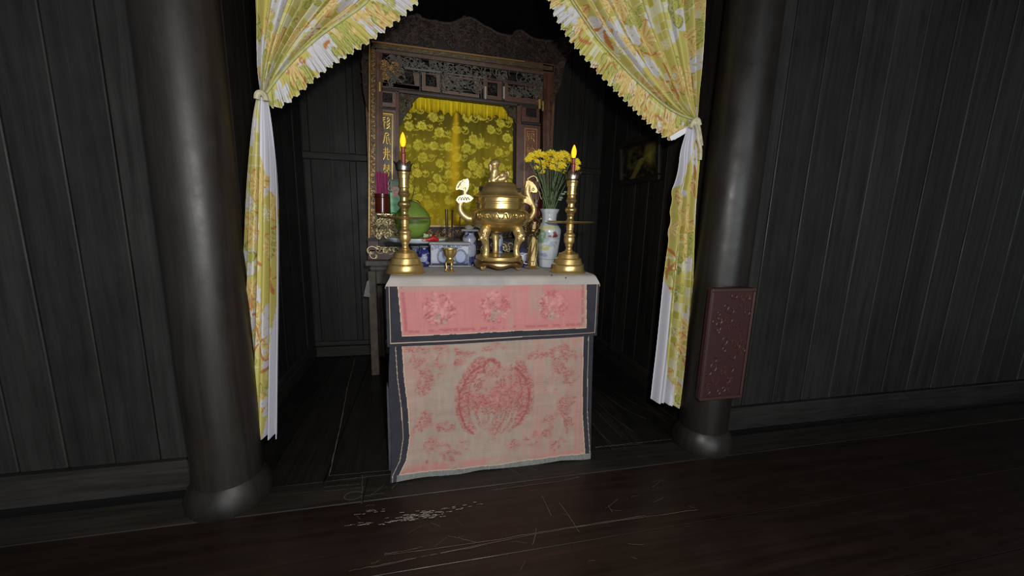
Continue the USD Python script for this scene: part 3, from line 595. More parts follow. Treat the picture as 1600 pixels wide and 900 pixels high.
obj('openwork', vines(92, .0, 1, .03, .40, SY+.015, .05, .0056, 3), GREYCARVE, sh, label='dusty openwork vines under the top rail', kind='stuff')
obj('openwork', vines(34, .0, .12, .05, .95, SY+.008, .045, .0056, 4), GREYCARVE, sh, kind='stuff'); obj('openwork', vines(22, .9, 1, .1, .95, SY+.01, .045, .0056, 5), GREYCARVE, sh, kind='stuff')
obj('openwork', vines(46, .04, .2, .45, .95, SY+.05, .035, .006, 6), DARKCARVE, sh, kind='stuff'); obj('openwork', vines(14, .27, .34, .45, .9, SY+.05, .035, .006, 7), DARKCARVE, sh, kind='stuff')
obj('openwork', vines(30, .38, .6, .42, .86, SY-.005, .045, .0062, 8), GREYCARVE, sh, kind='stuff'); obj('openwork', vines(14, .64, .71, .5, .95, SY+.05, .035, .006, 9), DARKCARVE, sh, kind='stuff')
obj('openwork', vines(38, .74, .98, .5, .98, SY+.045, .045, .0055, 10), GREYCARVE, sh, kind='stuff')
obj('gilt_sprig', vines(12, .0, .10, .25, .75, SY-.004, .03, .006, 11, 1.0), plain('old_gold_sprig', (.34, .20, .07), .45, .3, var=.3), sh, kind='stuff')
for pts in ([(603, 103), (630, 106.4), (630, 109), (603, 105.6)], [(632, 104.5), (690, 111.5), (690, 114.2), (632, 107.5)], [(694, 113), (756, 121), (756, 123), (694, 115)], [(758, 121), (846, 133), (846, 135), (758, 123)]):
    P('slim_rail', pts, SY+.004, .02, plain('pale_worn_rail_%d' % pts[0][0], (.17, .15, .12) if pts[0][0] < 700 else (.08, .05, .04), .5))
for o_, h_ in (([(597, 128), (655, 135), (655, 141), (597, 136)], None), ([(598, 108), (656, 115), (656, 141), (598, 134)], [(600, 109), (645, 114), (648, 133), (600, 129)]), ([(659, 113), (688, 117), (688, 145), (659, 141)], [(665, 115), (681, 118), (683, 136.5), (665, 134)]),
               ([(691, 117), (749, 124), (749, 153), (691, 145.5)], [(694, 120), (744, 126.5), (744, 147.5), (697, 141)]), ([(755, 124), (784, 127.5), (784, 157), (755, 153.5)], [(762, 128), (777, 130), (777, 150.5), (762, 148.5)]),
               ([(788, 128), (848, 135), (848, 165), (788, 157.5)], [(793, 130), (842, 137), (842, 156), (793, 150)])):
    P('panel_frame', o_, SY+.008, .03, plain('panel_frame_wood_%d_%d' % (o_[0][0], o_[0][1]), (.16, .098, .066) if o_[0][0] < 700 else (.13, .060, .042), .45, var=.15), h_)
for x, y in ((656.5, 112), (689, 116), (752, 123), (785.5, 127)): P('lintel_post', [(x-1.3, y), (x+1.3, y), (x+1.3, y+31), (x-1.3, y+30)], SY, .05, DARKCARVE)
for x in (758.5, 787.5): P('pale_peg', [(x-1.6, 135), (x+1.4, 135), (x+1.2, 155), (x-1.4, 154)], SY-.006, .02, plain('peg_ivory_%d' % x, (.42, .36, .30), .5), label='pale upright peg in the lintel')
# mid rail
P('mid_rail', [(597, 136), (849, 165.5), (849, 171), (597, 141.5)], SY, .06, DARKCARVE); P('mid_rail_edge', [(620, 141), (812, 163), (812, 165), (620, 143.5)], SY-.006, .02, plain('rail_grey', (.075, .055, .048), .5))
for x, y0 in ((593, 128), (843, 155), (849, 158)): P('gilt_plug', [(x-1.3, y0), (x+1.5, y0), (x+1.5, y0+15), (x-1.3, y0+15)], SY-.008, .02, GOLD)
# side columns: small carved panel over a tall inscription panel
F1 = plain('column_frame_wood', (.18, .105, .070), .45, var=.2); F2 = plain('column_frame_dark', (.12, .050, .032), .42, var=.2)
P('small_frame', [(591, 140), (619, 143), (619, 168), (591, 165.5)], SY+.004, .03, F1, [(596.5, 144), (613, 146), (613, 161), (596.5, 159.5)])
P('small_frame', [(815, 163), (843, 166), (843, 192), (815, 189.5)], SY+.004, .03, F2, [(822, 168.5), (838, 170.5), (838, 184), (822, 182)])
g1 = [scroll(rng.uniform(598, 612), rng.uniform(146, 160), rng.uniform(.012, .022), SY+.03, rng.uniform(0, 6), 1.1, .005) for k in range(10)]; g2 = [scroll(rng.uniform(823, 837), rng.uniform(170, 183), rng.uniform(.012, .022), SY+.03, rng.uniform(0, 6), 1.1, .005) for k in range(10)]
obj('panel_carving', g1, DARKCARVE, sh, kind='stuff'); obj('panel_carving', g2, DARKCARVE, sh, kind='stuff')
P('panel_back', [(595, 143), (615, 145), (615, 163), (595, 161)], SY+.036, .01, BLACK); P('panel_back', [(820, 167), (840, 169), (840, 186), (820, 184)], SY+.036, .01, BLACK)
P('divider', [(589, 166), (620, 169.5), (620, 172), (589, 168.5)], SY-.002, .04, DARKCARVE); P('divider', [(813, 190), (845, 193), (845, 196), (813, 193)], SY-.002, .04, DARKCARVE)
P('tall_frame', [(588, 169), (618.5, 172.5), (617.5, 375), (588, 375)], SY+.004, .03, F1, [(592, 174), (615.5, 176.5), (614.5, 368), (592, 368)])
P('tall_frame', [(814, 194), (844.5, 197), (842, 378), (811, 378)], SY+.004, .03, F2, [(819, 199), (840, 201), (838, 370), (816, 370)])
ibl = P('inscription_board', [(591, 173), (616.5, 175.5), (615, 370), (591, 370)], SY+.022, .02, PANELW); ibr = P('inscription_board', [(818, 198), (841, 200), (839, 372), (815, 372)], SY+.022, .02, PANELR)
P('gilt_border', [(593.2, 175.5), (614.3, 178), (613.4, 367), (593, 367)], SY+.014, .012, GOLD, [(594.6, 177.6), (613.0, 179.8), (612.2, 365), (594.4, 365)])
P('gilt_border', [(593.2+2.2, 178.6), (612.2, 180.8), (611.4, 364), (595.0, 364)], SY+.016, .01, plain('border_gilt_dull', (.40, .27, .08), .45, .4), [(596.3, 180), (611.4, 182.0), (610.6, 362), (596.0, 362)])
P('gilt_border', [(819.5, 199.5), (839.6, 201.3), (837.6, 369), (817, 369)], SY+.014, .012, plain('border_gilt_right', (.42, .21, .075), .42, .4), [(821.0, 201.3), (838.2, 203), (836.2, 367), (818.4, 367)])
def glyph(strokes, x0, y0, w, h, Y, rad, skew=.0):
    out = []
    for s in strokes:
        p = np.array([at(x0+q[0]*w, y0+q[1]*h+skew*q[0]*w, Y) for q in s]); p[:, 1] = Y
        p = smoothpoly(p, it=1) if len(p) > 2 else p; out.append(tube(p, rad, 6))
        m_ = out[-1]; v = m_.vertices.copy(); v[:, 1] = Y+(v[:, 1]-Y)*.5; m_.vertices = v
    return out
GL = [
 [[(.38, .04), (.06, .07), (.06, .20), (.36, .20)], [(.12, .22), (.12, .40), (.38, .40), (.38, .52)], [(.2, .42), (.2, .88), (.36, 1.0)], [(.72, .02), (.54, .16), (.74, .30), (.92, .16), (.72, .02)], [(.72, .30), (.52, .45), (.72, .60), (.94, .45), (.72, .30)], [(.56, .62), (.92, .62), (.74, .82), (.5, .92)], [(.62, .7), (.8, .84), (1.02, .94)]],
 [[(.34, .30), (.34, .06), (.76, .04), (.76, .2), (.56, .24)], [(.26, .22), (.22, .60), (.02, .98)], [(.42, .40), (.46, .30), (.5, .45), (.48, .96), (.66, .86)], [(.72, .34), (.78, .66), (1.0, .98)], [(.84, .52), (.98, .62)]],
 [[(.36, .0), (.36, .62), (.1, .98)], [(.62, .0), (.62, .66), (.58, .98), (.82, .9)], [(.04, .16), (.9, .16), (.9, .34), (.12, .36), (.08, .54), (.92, .54), (.98, .74)]],
 [[(.27, .0), (.27, .3), (.04, .56)], [(.27, .3), (.48, .52)], [(.06, .12), (.48, .12)], [(.04, .27), (.5, .27)], [(.75, .0), (.75, .3), (.54, .56)], [(.75, .3), (.98, .52)], [(.55, .12), (.96, .12)], [(.53, .27), (.98, .27)], [(.26, .6), (.76, .6), (.76, .98), (.26, .98), (.26, .6)], [(.26, .79), (.76, .79)]]]
for k, (g, y) in enumerate(zip(GL, (182, 206, 230, 256))):
    obj('gold_character', glyph(g, 597.5, y, 12.5, 19.5, SY+.012, .0052, .1), GOLD, ibl)
GR = [
 [[(.05, .1), (.5, .1)], [(.1, .1), (.1, .5), (.0, .9)], [(.2, .3), (.45, .3), (.45, .55), (.2, .55), (.2, .3)], [(.2, .7), (.48, .7)], [(.3, .55), (.3, .95)], [(.6, .08), (1, .08)], [(.65, .25), (.95, .25), (.95, .7), (.65, .7), (.65, .25)], [(.65, .47), (.95, .47)], [(.7, .72), (.55, .98)], [(.88, .72), (1.02, .98)]],
 [[(.1, .06), (.35, .06)], [(.02, .22), (.44, .22)], [(.22, .22), (.22, .95)], [(.1, .4), (.03, .7)], [(.34, .4), (.42, .7)], [(.55, .25), (.98, .25), (.98, .7), (.55, .7), (.55, .25)], [(.55, .47), (.98, .47)], [(.76, .02), (.76, 1.0)]],
 [[(.5, .0), (.5, .2)], [(.05, .25), (.95, .25)], [(.38, .35), (.3, .7), (.03, .95)], [(.6, .35), (.7, .7), (.98, .95)], [(.5, .3), (.5, .6)]],
 [[(.5, .0), (.05, .4)], [(.5, .0), (.95, .4)], [(.25, .42), (.75, .42)], [(.15, .62), (.85, .62)], [(.5, .42), (.5, .95)], [(.05, .96), (.95, .96)], [(.28, .7), (.34, .85)], [(.72, .7), (.66, .85)]]]
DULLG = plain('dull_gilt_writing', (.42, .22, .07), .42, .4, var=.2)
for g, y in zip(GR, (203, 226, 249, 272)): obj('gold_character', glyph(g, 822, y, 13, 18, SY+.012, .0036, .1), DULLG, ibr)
P('inner_stile', [(618.5, 142), (623.5, 142.6), (623, 354), (617.5, 354)], SY-.006, .06, F2); P('inner_stile', [(808, 163), (814.5, 164), (812, 354), (806, 354)], SY-.006, .06, F2)
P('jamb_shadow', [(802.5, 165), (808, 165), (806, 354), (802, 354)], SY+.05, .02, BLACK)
# corner brackets
for pts, seeds in (([(624, 144), (660, 148), (652, 152.5), (645, 160), (640, 171), (632, 181), (627, 193), (624, 196)], 21), ([(777, 160), (808, 163), (808, 198), (804.5, 190), (803, 184), (796, 181), (792, 173), (786, 165)], 22)):
    P('corner_bracket', pts, SY+.02, .02, DARKCARVE); g = np.random.default_rng(seeds); pg = Polygon(pts).buffer(-2); o = []
    from shapely.geometry import Point
    while len(o) < 26:
        q = (g.uniform(622, 810), g.uniform(144, 198))
        if pg.contains(Point(q)): o.append(scroll(q[0], q[1], g.uniform(.012, .028), SY+.016, g.uniform(0, 6), 1.1, .0048))
    obj('bracket_scroll', o, plain('bracket_gilt_%d' % seeds, (.13, .10, .055), .45, .4, var=.4), sh, kind='stuff')
# lower carved panels and ledges
LY = 1.30
zs = at(600, 333, LY)[2]
for x0_, x1_, y_ in ((588, 627, 333), (808, 848, 336)):
    xa, xb = at(x0_, y_, LY)[0], at(x1_, y_, LY)[0]
    obj('side_ledge', box(xa, xb, LY, 1.44, zs-.018, zs, .004), GILTBRIGHT, sh); obj('ledge_block', box(xa+.004, xb-.004, LY+.03, 1.44, zb_+.115, zs-.019, .003), DARKCARVE, sh)
P('low_panel', [(622, 354), (812, 356), (812, 377), (622, 377)], 1.455, .02, DARKCARVE); P('gilt_ledge', [(622, 351), (812, 353), (812, 356), (622, 354)], 1.43, .12, plain('ledge_gilt', (.36, .22, .08), .45, .4))
def curls(n, x0, x1, y0, y1, Y, r, rad, seed):
    g = np.random.default_rng(seed); o = []
    for k in range(n):
        x, y = g.uniform(x0, x1), g.uniform(y0, y1); o.append(scroll(x, y, r*g.uniform(.5, 1.2), Y, g.uniform(0, 6), g.uniform(.6, 1.2), rad))
        if g.random() < .6: o.append(ball(at(x+g.uniform(-2, 2), y+g.uniform(-2, 2), Y), rad*g.uniform(1.5, 2.6), 1, (1.2, .7, 1)))
    return o
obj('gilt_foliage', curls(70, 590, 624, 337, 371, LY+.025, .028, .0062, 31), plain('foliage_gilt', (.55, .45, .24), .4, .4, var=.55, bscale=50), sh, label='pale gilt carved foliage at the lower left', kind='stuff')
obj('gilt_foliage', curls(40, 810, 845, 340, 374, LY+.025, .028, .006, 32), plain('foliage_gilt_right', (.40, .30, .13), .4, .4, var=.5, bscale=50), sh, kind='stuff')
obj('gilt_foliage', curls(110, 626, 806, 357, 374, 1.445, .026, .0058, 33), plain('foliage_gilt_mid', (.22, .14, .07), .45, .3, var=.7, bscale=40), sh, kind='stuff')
# crest
top = [(575, 60), (583, 56), (590, 52), (598, 47), (606, 42), (617, 36), (630, 28.5), (640, 26), (650, 25), (656, 27), (662, 31), (680, 34), (693, 36.5), (705, 37), (712, 34.5), (720, 30.5), (730, 28.5), (738, 29), (746, 34), (754, 40), (764, 44), (770, 47.5), (778, 53), (792, 56), (802, 57), (804, 50), (812, 48), (821, 52), (826, 57), (836, 62), (852, 64.5), (866, 64), (876, 60), (884, 60), (892, 63), (894, 68)]
pts = xz(top, SY+.01); sm = [tuple(q) for q in smoothpoly(pts, it=2)]
bot = xz([(884, 92), (866, 101), (578, 63)], SY+.01)
obj('crest_board', ext(Polygon(sm+bot), SY+.01, .05), CRESTW, sh, label='dark scalloped crest carved with scrolls')
obj('crest_rim', tube(np.c_[np.array(sm)[:, 0], np.full(len(sm), SY+.008), np.array(sm)[:, 1]], .010, 6), plain('crest_rim_dust', (.040, .032, .024), .7, var=.4), sh)
cp = Polygon(top+[(884, 92), (866, 99), (578, 61)]).buffer(-3); g = np.random.default_rng(41); o = []
while len(o) < 230:
    q = (g.uniform(575, 892), g.uniform(26, 100))
    if cp.contains(Point(q)): o.append(scroll(q[0], q[1], g.uniform(.02, .045), SY+.006, g.uniform(0, 6), g.uniform(.7, 1.3), g.uniform(.006, .010)))
obj('crest_scroll', o, plain('crest_carving', (.040, .023, .017), .6, var=.6, bscale=25), sh, kind='stuff')
for nm, pts in (('left', [(578, 66), (578, 168), (575, 175), (572, 165), (567, 140), (566, 118), (564, 95), (567, 84), (572, 72)]), ('right', [(865, 102), (894, 68), (893, 78), (887, 92), (882, 102), (879, 116), (876, 132), (870, 146), (867, 156), (863, 166), (861, 160), (863, 130)])):
    P('side_wing', pts, SY+.02, .04, CRESTW if nm == 'left' else plain('wing_wood', (.060, .038, .026), .6, bump=.4, bscale=45, var=.4))
    o = []; pg = Polygon(pts).buffer(-1.5)
    while len(o) < 16:
        q = (g.uniform(564, 894), g.uniform(66, 170))
        if pg.contains(Point(q)): o.append(scroll(q[0], q[1], .018, SY+.016, g.uniform(0, 6), 1.0, .005))
    obj('wing_scroll', o, plain('wing_carving_' + nm, (.05, .03, .02), .5, var=.5), sh, kind='stuff')

# the yellow lace curtain inside the shrine, with its frilled valance
lc = thing('lace_curtain', 'yellow floral lace curtain with a frilled valance inside the shrine', 'curtain', (0, 0, 0))
LX0, LX1 = at(621, 250, 1.52)[0], at(806, 250, 1.52)[0]; LZ0, LZ1 = at(700, 372, 1.52)[2], at(700, 148, 1.52)[2]
def lacef(u, v):
    x = LX0+(LX1-LX0)*u; z = LZ0+(LZ1-LZ0)*v; return np.c_[x, 1.52+.010*np.sin(u*31+.6*np.sin(v*5))+.006*np.sin(u*67)+.012*(nz(x, z, 5, 101)-.5), z]
m, U, V = grid(300, 330, lacef); x, z = m.vertices[:, 0], m.vertices[:, 2]
net = sRGB(160, 142, 32); flo = sRGB(244, 226, 76); yel = sRGB(250, 212, 30); old = sRGB(228, 204, 34)
x_, z_ = x, z; x = x_+.05*(nz(x_, z_, 5, 121)-.5)+.012*np.sin(z_*14+2); z = z_+.06*(nz(x_, z_, 4, 123)-.5); pat = np.zeros(len(x)); g = np.random.default_rng(5)
cell = .135
def disc_(cx, cz, rad):
    sel = (np.abs(x-cx) < rad*1.2) & (np.abs(z-cz) < rad*1.2); k = sst(1.15, .85, np.hypot(x[sel]-cx, z[sel]-cz)/rad); pat[sel] = np.maximum(pat[sel], k); return sel
def leaf_(cx, cz, l, w, a):
    sel = (np.abs(x-cx) < l*1.2) & (np.abs(z-cz) < l*1.2); dx, dz = x[sel]-cx, z[sel]-cz; u, v = dx*np.cos(a)+dz*np.sin(a), -dx*np.sin(a)+dz*np.cos(a)
    pat[sel] = np.maximum(pat[sel], .85*sst(1.15, .8, np.abs(v)/(w*np.clip(1-(u/l)**2, .001, 1)))*(np.abs(u) < l))
def vine_(pts, w=.0035):
    q = smoothpoly(pts, it=2); sel = (x > q[:, 0].min()-.01) & (x < q[:, 0].max()+.01) & (z > q[:, 1].min()-.01) & (z < q[:, 1].max()+.01); pat[sel] = np.maximum(pat[sel], .8*sst(1.4, .7, segdist(x[sel], z[sel], [tuple(t_) for t_ in q])/w))
for i in range(8):
    for j in range(10):
        fx_, fz_ = LX0+.02+cell*(i+(.5 if j % 2 else 0))+g.normal(0, .016), LZ0+.03+cell*.88*j+.035*(i%2)+g.normal(0, .018); R_ = g.uniform(.034, .042); a0 = g.uniform(0, 6.28)
        for k_ in range(8): disc_(fx_+R_*.72*math.cos(a0+k_*.785), fz_+R_*.72*math.sin(a0+k_*.785), R_*.34)
        for k_ in range(4): disc_(fx_+R_*.22*math.cos(a0+k_*1.57), fz_+R_*.22*math.sin(a0+k_*1.57), R_*.17)
        vx_, vz2 = fx_+cell*.5, fz_+g.normal(0, .006)
        for da in (-.7, 0, .7): leaf_(vx_+.014*math.sin(da), vz2+.012*math.cos(da)-.008, .020, .0075, 1.57-da)
        vine_([(fx_+.038, fz_-.012), (fx_+.052, fz_-.034), (fx_+.075, fz_-.030), (fx_+.092, fz_-.008), (fx_+.084, fz_+.018)]); vine_([(vx_-.004, vz2-.022), (vx_-.03, vz2-.035), (vx_-.042, vz2-.012), (vx_-.028, vz2+.004)], .003)
        for k_ in range(3): leaf_(fx_+g.uniform(-.06, .06), fz_+cell*.44+g.uniform(-.02, .02), g.uniform(.010, .018), .005, g.uniform(0, 3.14))
pat *= (.6+.4*sst(.35, .6, nz(x, z, 60, 115, 2)))*(.7+.3*sst(.3, .6, nz(x, z, 6, 117)))
x, z = x_, z_
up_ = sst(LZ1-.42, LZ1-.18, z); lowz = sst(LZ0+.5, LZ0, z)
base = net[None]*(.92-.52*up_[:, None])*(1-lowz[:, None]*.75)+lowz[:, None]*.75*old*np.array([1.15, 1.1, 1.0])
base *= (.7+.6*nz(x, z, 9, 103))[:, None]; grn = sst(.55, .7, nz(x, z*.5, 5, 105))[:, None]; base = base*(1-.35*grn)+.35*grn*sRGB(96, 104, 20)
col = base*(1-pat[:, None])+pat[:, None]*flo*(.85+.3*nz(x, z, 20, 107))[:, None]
xs0 = at(712, 250, 1.52)[0]; k = np.exp(-((x-xs0-.01*np.sin(z*6))/(.016+.025*sst(LZ1-.1, LZ1-.5, z)))**2); col = col*(1-.7*k[:, None])+.7*k[:, None]*yel*np.array([1.05, .95, .9])
xm = np.array([at(q, 250, 1.52)[0] for q in (640, 668, 742, 775, 797)]);
for q, w in zip(xm, (.02, .03, .04, .02, .02)):
    k = np.exp(-((x-q)/w)**2)*lowz*.6; col = col*(1-k[:, None])+k[:, None]*yel
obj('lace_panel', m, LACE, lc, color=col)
vb = np.array([at(*q, 1.49)[[0, 2]] for q in ((622, 176), (645, 172), (668, 174), (690, 177), (715, 178), (740, 181), (765, 183), (790, 186), (806, 190))]); vt = np.array([at(*q, 1.49)[[0, 2]] for q in ((622, 146), (660, 148), (780, 160), (806, 163))])
def valf(u, v):
    x = LX0+(LX1-LX0)*u; z1 = np.interp(x, vt[:, 0], vt[:, 1])+.01; z0 = np.interp(x, vb[:, 0], vb[:, 1])+.012*np.sin(u*95)+.01*np.sin(u*41); z = z0+(z1-z0)*v
    return np.c_[x, 1.485+.012*np.sin(u*150+2*np.sin(u*23))*(1.15-v)+.006*np.sin(u*61), z]
m, U, V = grid(420, 30, valf); x, z = m.vertices[:, 0], m.vertices[:, 2]; n = nz(x*4, z*.6, 16, 111)
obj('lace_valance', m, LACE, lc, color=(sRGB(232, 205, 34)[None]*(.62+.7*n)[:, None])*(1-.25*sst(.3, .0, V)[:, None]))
obj('curtain_rod', tube([(LX0-.04, 1.50, LZ1+.02), (LX1+.04, 1.50, LZ1+.055)], .006, 8), TABLEW, lc)

# ------------------------------------------------------------------ things on the shrine ledge
def on(px, py, Y): p = at(px, py, Y); return p[0], p[1]
def cup(loc, label):
    t = thing('incense_pot', label, 'pot', loc)
    k = .0055
    obj('body', lathe([(.050, 0), (.055, .004), (.054, .02), (.055, .11), (.058, .14), (.058, .148), (.052, .148), (.050, .06), (0, .055)], 32, cap=True), DKRED, t, smooth=35)
    obj('band', lathe([(.0565, .118), (.059, .121), (.0565, .124)], 32, cap=False), REDLAC, t, smooth=40)
    return t
pc = at(598, 331, 1.37); cup((pc[0], 1.37, zs), 'dark red lacquered pot full of pink incense sticks on the left ledge')
g = np.random.default_rng(61); first = None
for k in range(42):
    a, r = g.uniform(0, 6.28), .044*math.sqrt(g.random()); x, y = pc[0]+r*math.cos(a), 1.37+r*math.sin(a); h = g.uniform(.22, .262)
    if first is None:
        first = thing('incense_stick', 'thin pink incense stick standing in the left dark red pot', 'incense stick', (x, y, zs+.056), 0, 'pink incense sticks in the left pot')
        obj('stick', tube([(0, 0, 0), (0, 0, .15)], .0012, 5), STICKD, first); obj('incense', tube([(0, 0, .10), (0, 0, .26)], .0024, 5), STICKP, first)
    else: dup(first, (x, y, zs+.056-g.uniform(0, .012)), g.uniform(0, 360), tilt=(g.uniform(-3, 3), g.uniform(-3, 3), 0))
pr = at(836, 340, 1.37); cup((pr[0], 1.37, zs), 'dark red lacquered pot half hidden behind the right brass handle')
pk = at(619, 331, 1.345); w = .034
t = thing('green_packet', 'green packet with a red label and white trim standing beside the left candle', 'packet', (pk[0], 1.335, zs), 8)
zt_ = at(618, 281, 1.335)[2]-zs
obj('packet_body', box(-.045, .045, -.012, .016, 0, zt_*.64, .006), PACKG, t); obj('packet_top', box(-.043, .043, -.010, .013, zt_*.642, zt_*.985, .005), plain('pack_top_green', (.10, .20, .10), .4, var=.3), t)
obj('packet_label', box(-.026, .044, -.014, -.0125, zt_*.50, zt_*.80, .001), PACKL, t, label='red printed label')
obj('packet_print', [box(-.016, .03, -.016, -.0145, zt_*q, zt_*(q+.022), .0003) for q in (.56, .62, .70, .745)], PACKW, t)
obj('packet_rim', tube([(-.04, -.0, zt_*.66), (-.055, 0, zt_*.72), (-.047, 0, zt_*.80), (-.054, 0, zt_*.88), (-.042, 0, zt_*.99), (.042, 0, zt_*.995)], .0035, 6), PACKW, t)
w_ = at(806, 312, 1.60); t = thing('white_picture_card', 'pale blue-grey card standing behind the censer lid at the right of the lace', 'card', (w_[0], 1.50, zs-.12)); 
zc = at(806, 286, 1.5)[2]-(zs-.12)
obj('card', box(-.022, .022, -.004, .004, 0, zc, .001), plain('pale_card', (.24, .26, .30), .5, var=.2), t); obj('card_foot', box(-.03, .03, -.012, .02, -.02, 0, .002), DARKCARVE, t)

# ------------------------------------------------------------------ things on the altar
HT = 1.0483
def lz(px, py, Y): return at(px, py, Y)[2]
CY = .105
def candlestick():
    X = at(634, 425, CY)[0]; t = thing('candlestick', 'tall brass candlestick at the left with the pomelo behind it', 'candlestick', (X, CY, HT))
    s = .00325; zz = lambda y: lz(634, y, CY) - lz(634, 427.5, CY)
    prof = lambda l: [(r*s, zz(y)) for r, y in l]
    obj('base', lathe(prof([(30, 427.5), (30.5, 426), (29, 424.5), (27, 422), (26.5, 415.5), (27, 414), (25.5, 413), (23.5, 412.5), (21.5, 405), (22, 404), (20.5, 403.2), (18.5, 403), (16.5, 396.8), (17, 396), (15.5, 395), (12.5, 394.6), (10, 392.5), (6.5, 391.5)]), 56), BRASS, t, smooth=35)
    obj('lower_stem', lathe(prof([(6.5, 392), (7, 390.5), (5.2, 388.5), (5, 384.5), (6.5, 382), (6, 380), (7.2, 378.5), (8.8, 376), (9, 370), (8, 367.5), (9.2, 366), (9.4, 364), (8.4, 362), (6, 360), (5.2, 357), (6, 355.5), (5.5, 353), (6.6, 350), (6, 346), (7, 343)]), 40), BRASS, t, smooth=35)
    obj('drip_plate', lathe(prof([(6, 344.8), (20, 344.4), (35, 343.2), (39.5, 341.0), (39.8, 340.4), (36, 341.6), (10, 342.4), (6, 342.4)]), 64, cap=False), BRASS, t, smooth=45, label='wide flat drip plate')
    obj('upper_stem', lathe(prof([(7, 342.6), (7.2, 340), (5.2, 337), (5, 333), (6.2, 330.5), (5.6, 328), (7, 326), (9.4, 323), (9.8, 320.5), (8.8, 318), (6.2, 316), (5.8, 311), (6.6, 309), (8.5, 306.5), (9, 304.5), (7.6, 302.5), (7, 300), (6.8, 296.5), (8, 295), (8.2, 292), (7.3, 291.5), (7.5, 281.5), (8.6, 281), (8.8, 275), (9.8, 273.5), (9.8, 271.5), (8.6, 270.5)]), 40), BRASSP, t, smooth=35)
    hc_ = obj('holder_cup', lathe(prof([(8.6, 270.8), (11, 268.5), (11.2, 266), (11.5, 263), (8, 263), (7.5, 268), (5, 269)]), 36), PEWTER, t, smooth=35)
    for k in range(6):
        a0 = k*math.pi/3+.2; pm, U, V = grid(9, 9, lambda u, v: np.c_[(11.3+4.0*v**1.6)*s*np.cos(a0+(u-.5)*1.0*(1-v**2.2)), (11.3+4.0*v**1.6)*s*np.sin(a0+(u-.5)*1.0*(1-v**2.2)), zz(264)+(zz(254)-zz(264))*v])
        q = pm.copy(); q.vertices = q.vertices*np.array([.93, .93, 1]); q.invert(); obj('lotus_petal', [pm, q], PEWTER, hc_, smooth=60)
    return t, zz
cst, zz = candlestick()
R2 = at(887, 424.5, CY)
dup(cst, (R2[0], CY, HT), 40, 'tall brass candlestick at the right, in front of the white vase of yellow flowers')
def candle(X, label, hz):
    t = thing('electric_candle', label, 'candle', (X, CY, HT+zz(268)))
    h = zz(232)-zz(268)
    ct_ = obj('candle_tube', lathe([(.0125, 0), (.0125, h*.30), (.0108, h*.32), (.0112, h*.62), (.0125, h*.70), (.0085, h*.74), (.0085, h*.93), (.011, h*.98), (.011, h)], 24), CANDLERED, t, smooth=35)
    obj('flame_bulb', lathe([(.004, h), (.010, h+.006), (.0142, h+.022), (.0138, h+.036), (.009, h+.054), (.003, h+.066), (0, h+.069)], 24), BULB, ct_, smooth=60, label='lit yellow-orange flame-shaped bulb')
candle(at(634, 425, CY)[0], 'red electric candle with a lit flame bulb on the left candlestick', 0)
candle(R2[0], 'red electric candle with a lit flame bulb beside the yellow flowers', 0)

# the bronze censer
EY = .235; EX = at(779, 422, EY)[0]; s = .00362
ce = thing('brass_censer', 'large brass lidded tripod censer with phoenix-shaped handles and a lion finial', 'censer', (EX, EY, HT))
ez = np.vectorize(lambda y: lz(779, y, EY) - lz(779, 423.5, EY))
ep = lambda l: [(r*s, ez(y)) for r, y in l]
def exy(px, py, dy=0.0): p = at(px, py, EY+dy); return np.array([p[0]-EX, dy, p[2]-lz(779, 423.5, EY)])
# stand: round tray on a skirt with three scrolled feet
obj('stand_tray', lathe(ep([(30, 410), (35.5, 409), (36.5, 406.5), (35.5, 403), (33, 401.8), (28, 402.2), (0, 402.6)]), 56), BRASS, ce, smooth=35)
a = np.linspace(0, 2*np.pi, 97)[:-1]
def skirt(u, v):
    th = u*2*np.pi; drop = 3.2+2.4*np.abs(np.sin(th*3+.4))**1.5; return np.c_[(36.8+2.0*np.sin(v*3.14))*s*np.cos(th), (36.8+2.0*np.sin(v*3.14))*s*np.sin(th), ez(408.5)+(ez(408.5+drop*2.0)-ez(408.5))*(1-v)]
m, U, V = grid(97, 10, skirt); q = m.copy(); q.vertices = q.vertices*np.array([.96, .96, 1]); q.invert()
obj('stand_skirt', [m, q], brass('brass_skirt', (.78, .50, .22), .3), ce, smooth=50)
for th in (-2.55, -.60, 1.57):
    c = np.array([math.cos(th)*34*s, math.sin(th)*34*s, 0]); rd = np.array([math.cos(th), math.sin(th), 0])
    tt = np.linspace(0, 5.2, 26); rr = 5.6*s*(1-tt/7); zc = 6.0*s
    p = c+rd*(np.cos(tt+1.4)*rr)[:, None]+np.array([0, 0, 1])*(zc+np.sin(tt+1.4)*rr-.0)[:, None]; p = np.vstack([c*.98+[0, 0, ez(408)], p])
    obj('scroll_foot', [tube(p, np.linspace(.011, .007, len(p)), 8), ball(c+[0, 0, zc], .010, 2, (1.2, 1.2, 1))], BRASSC, ce, smooth=50)
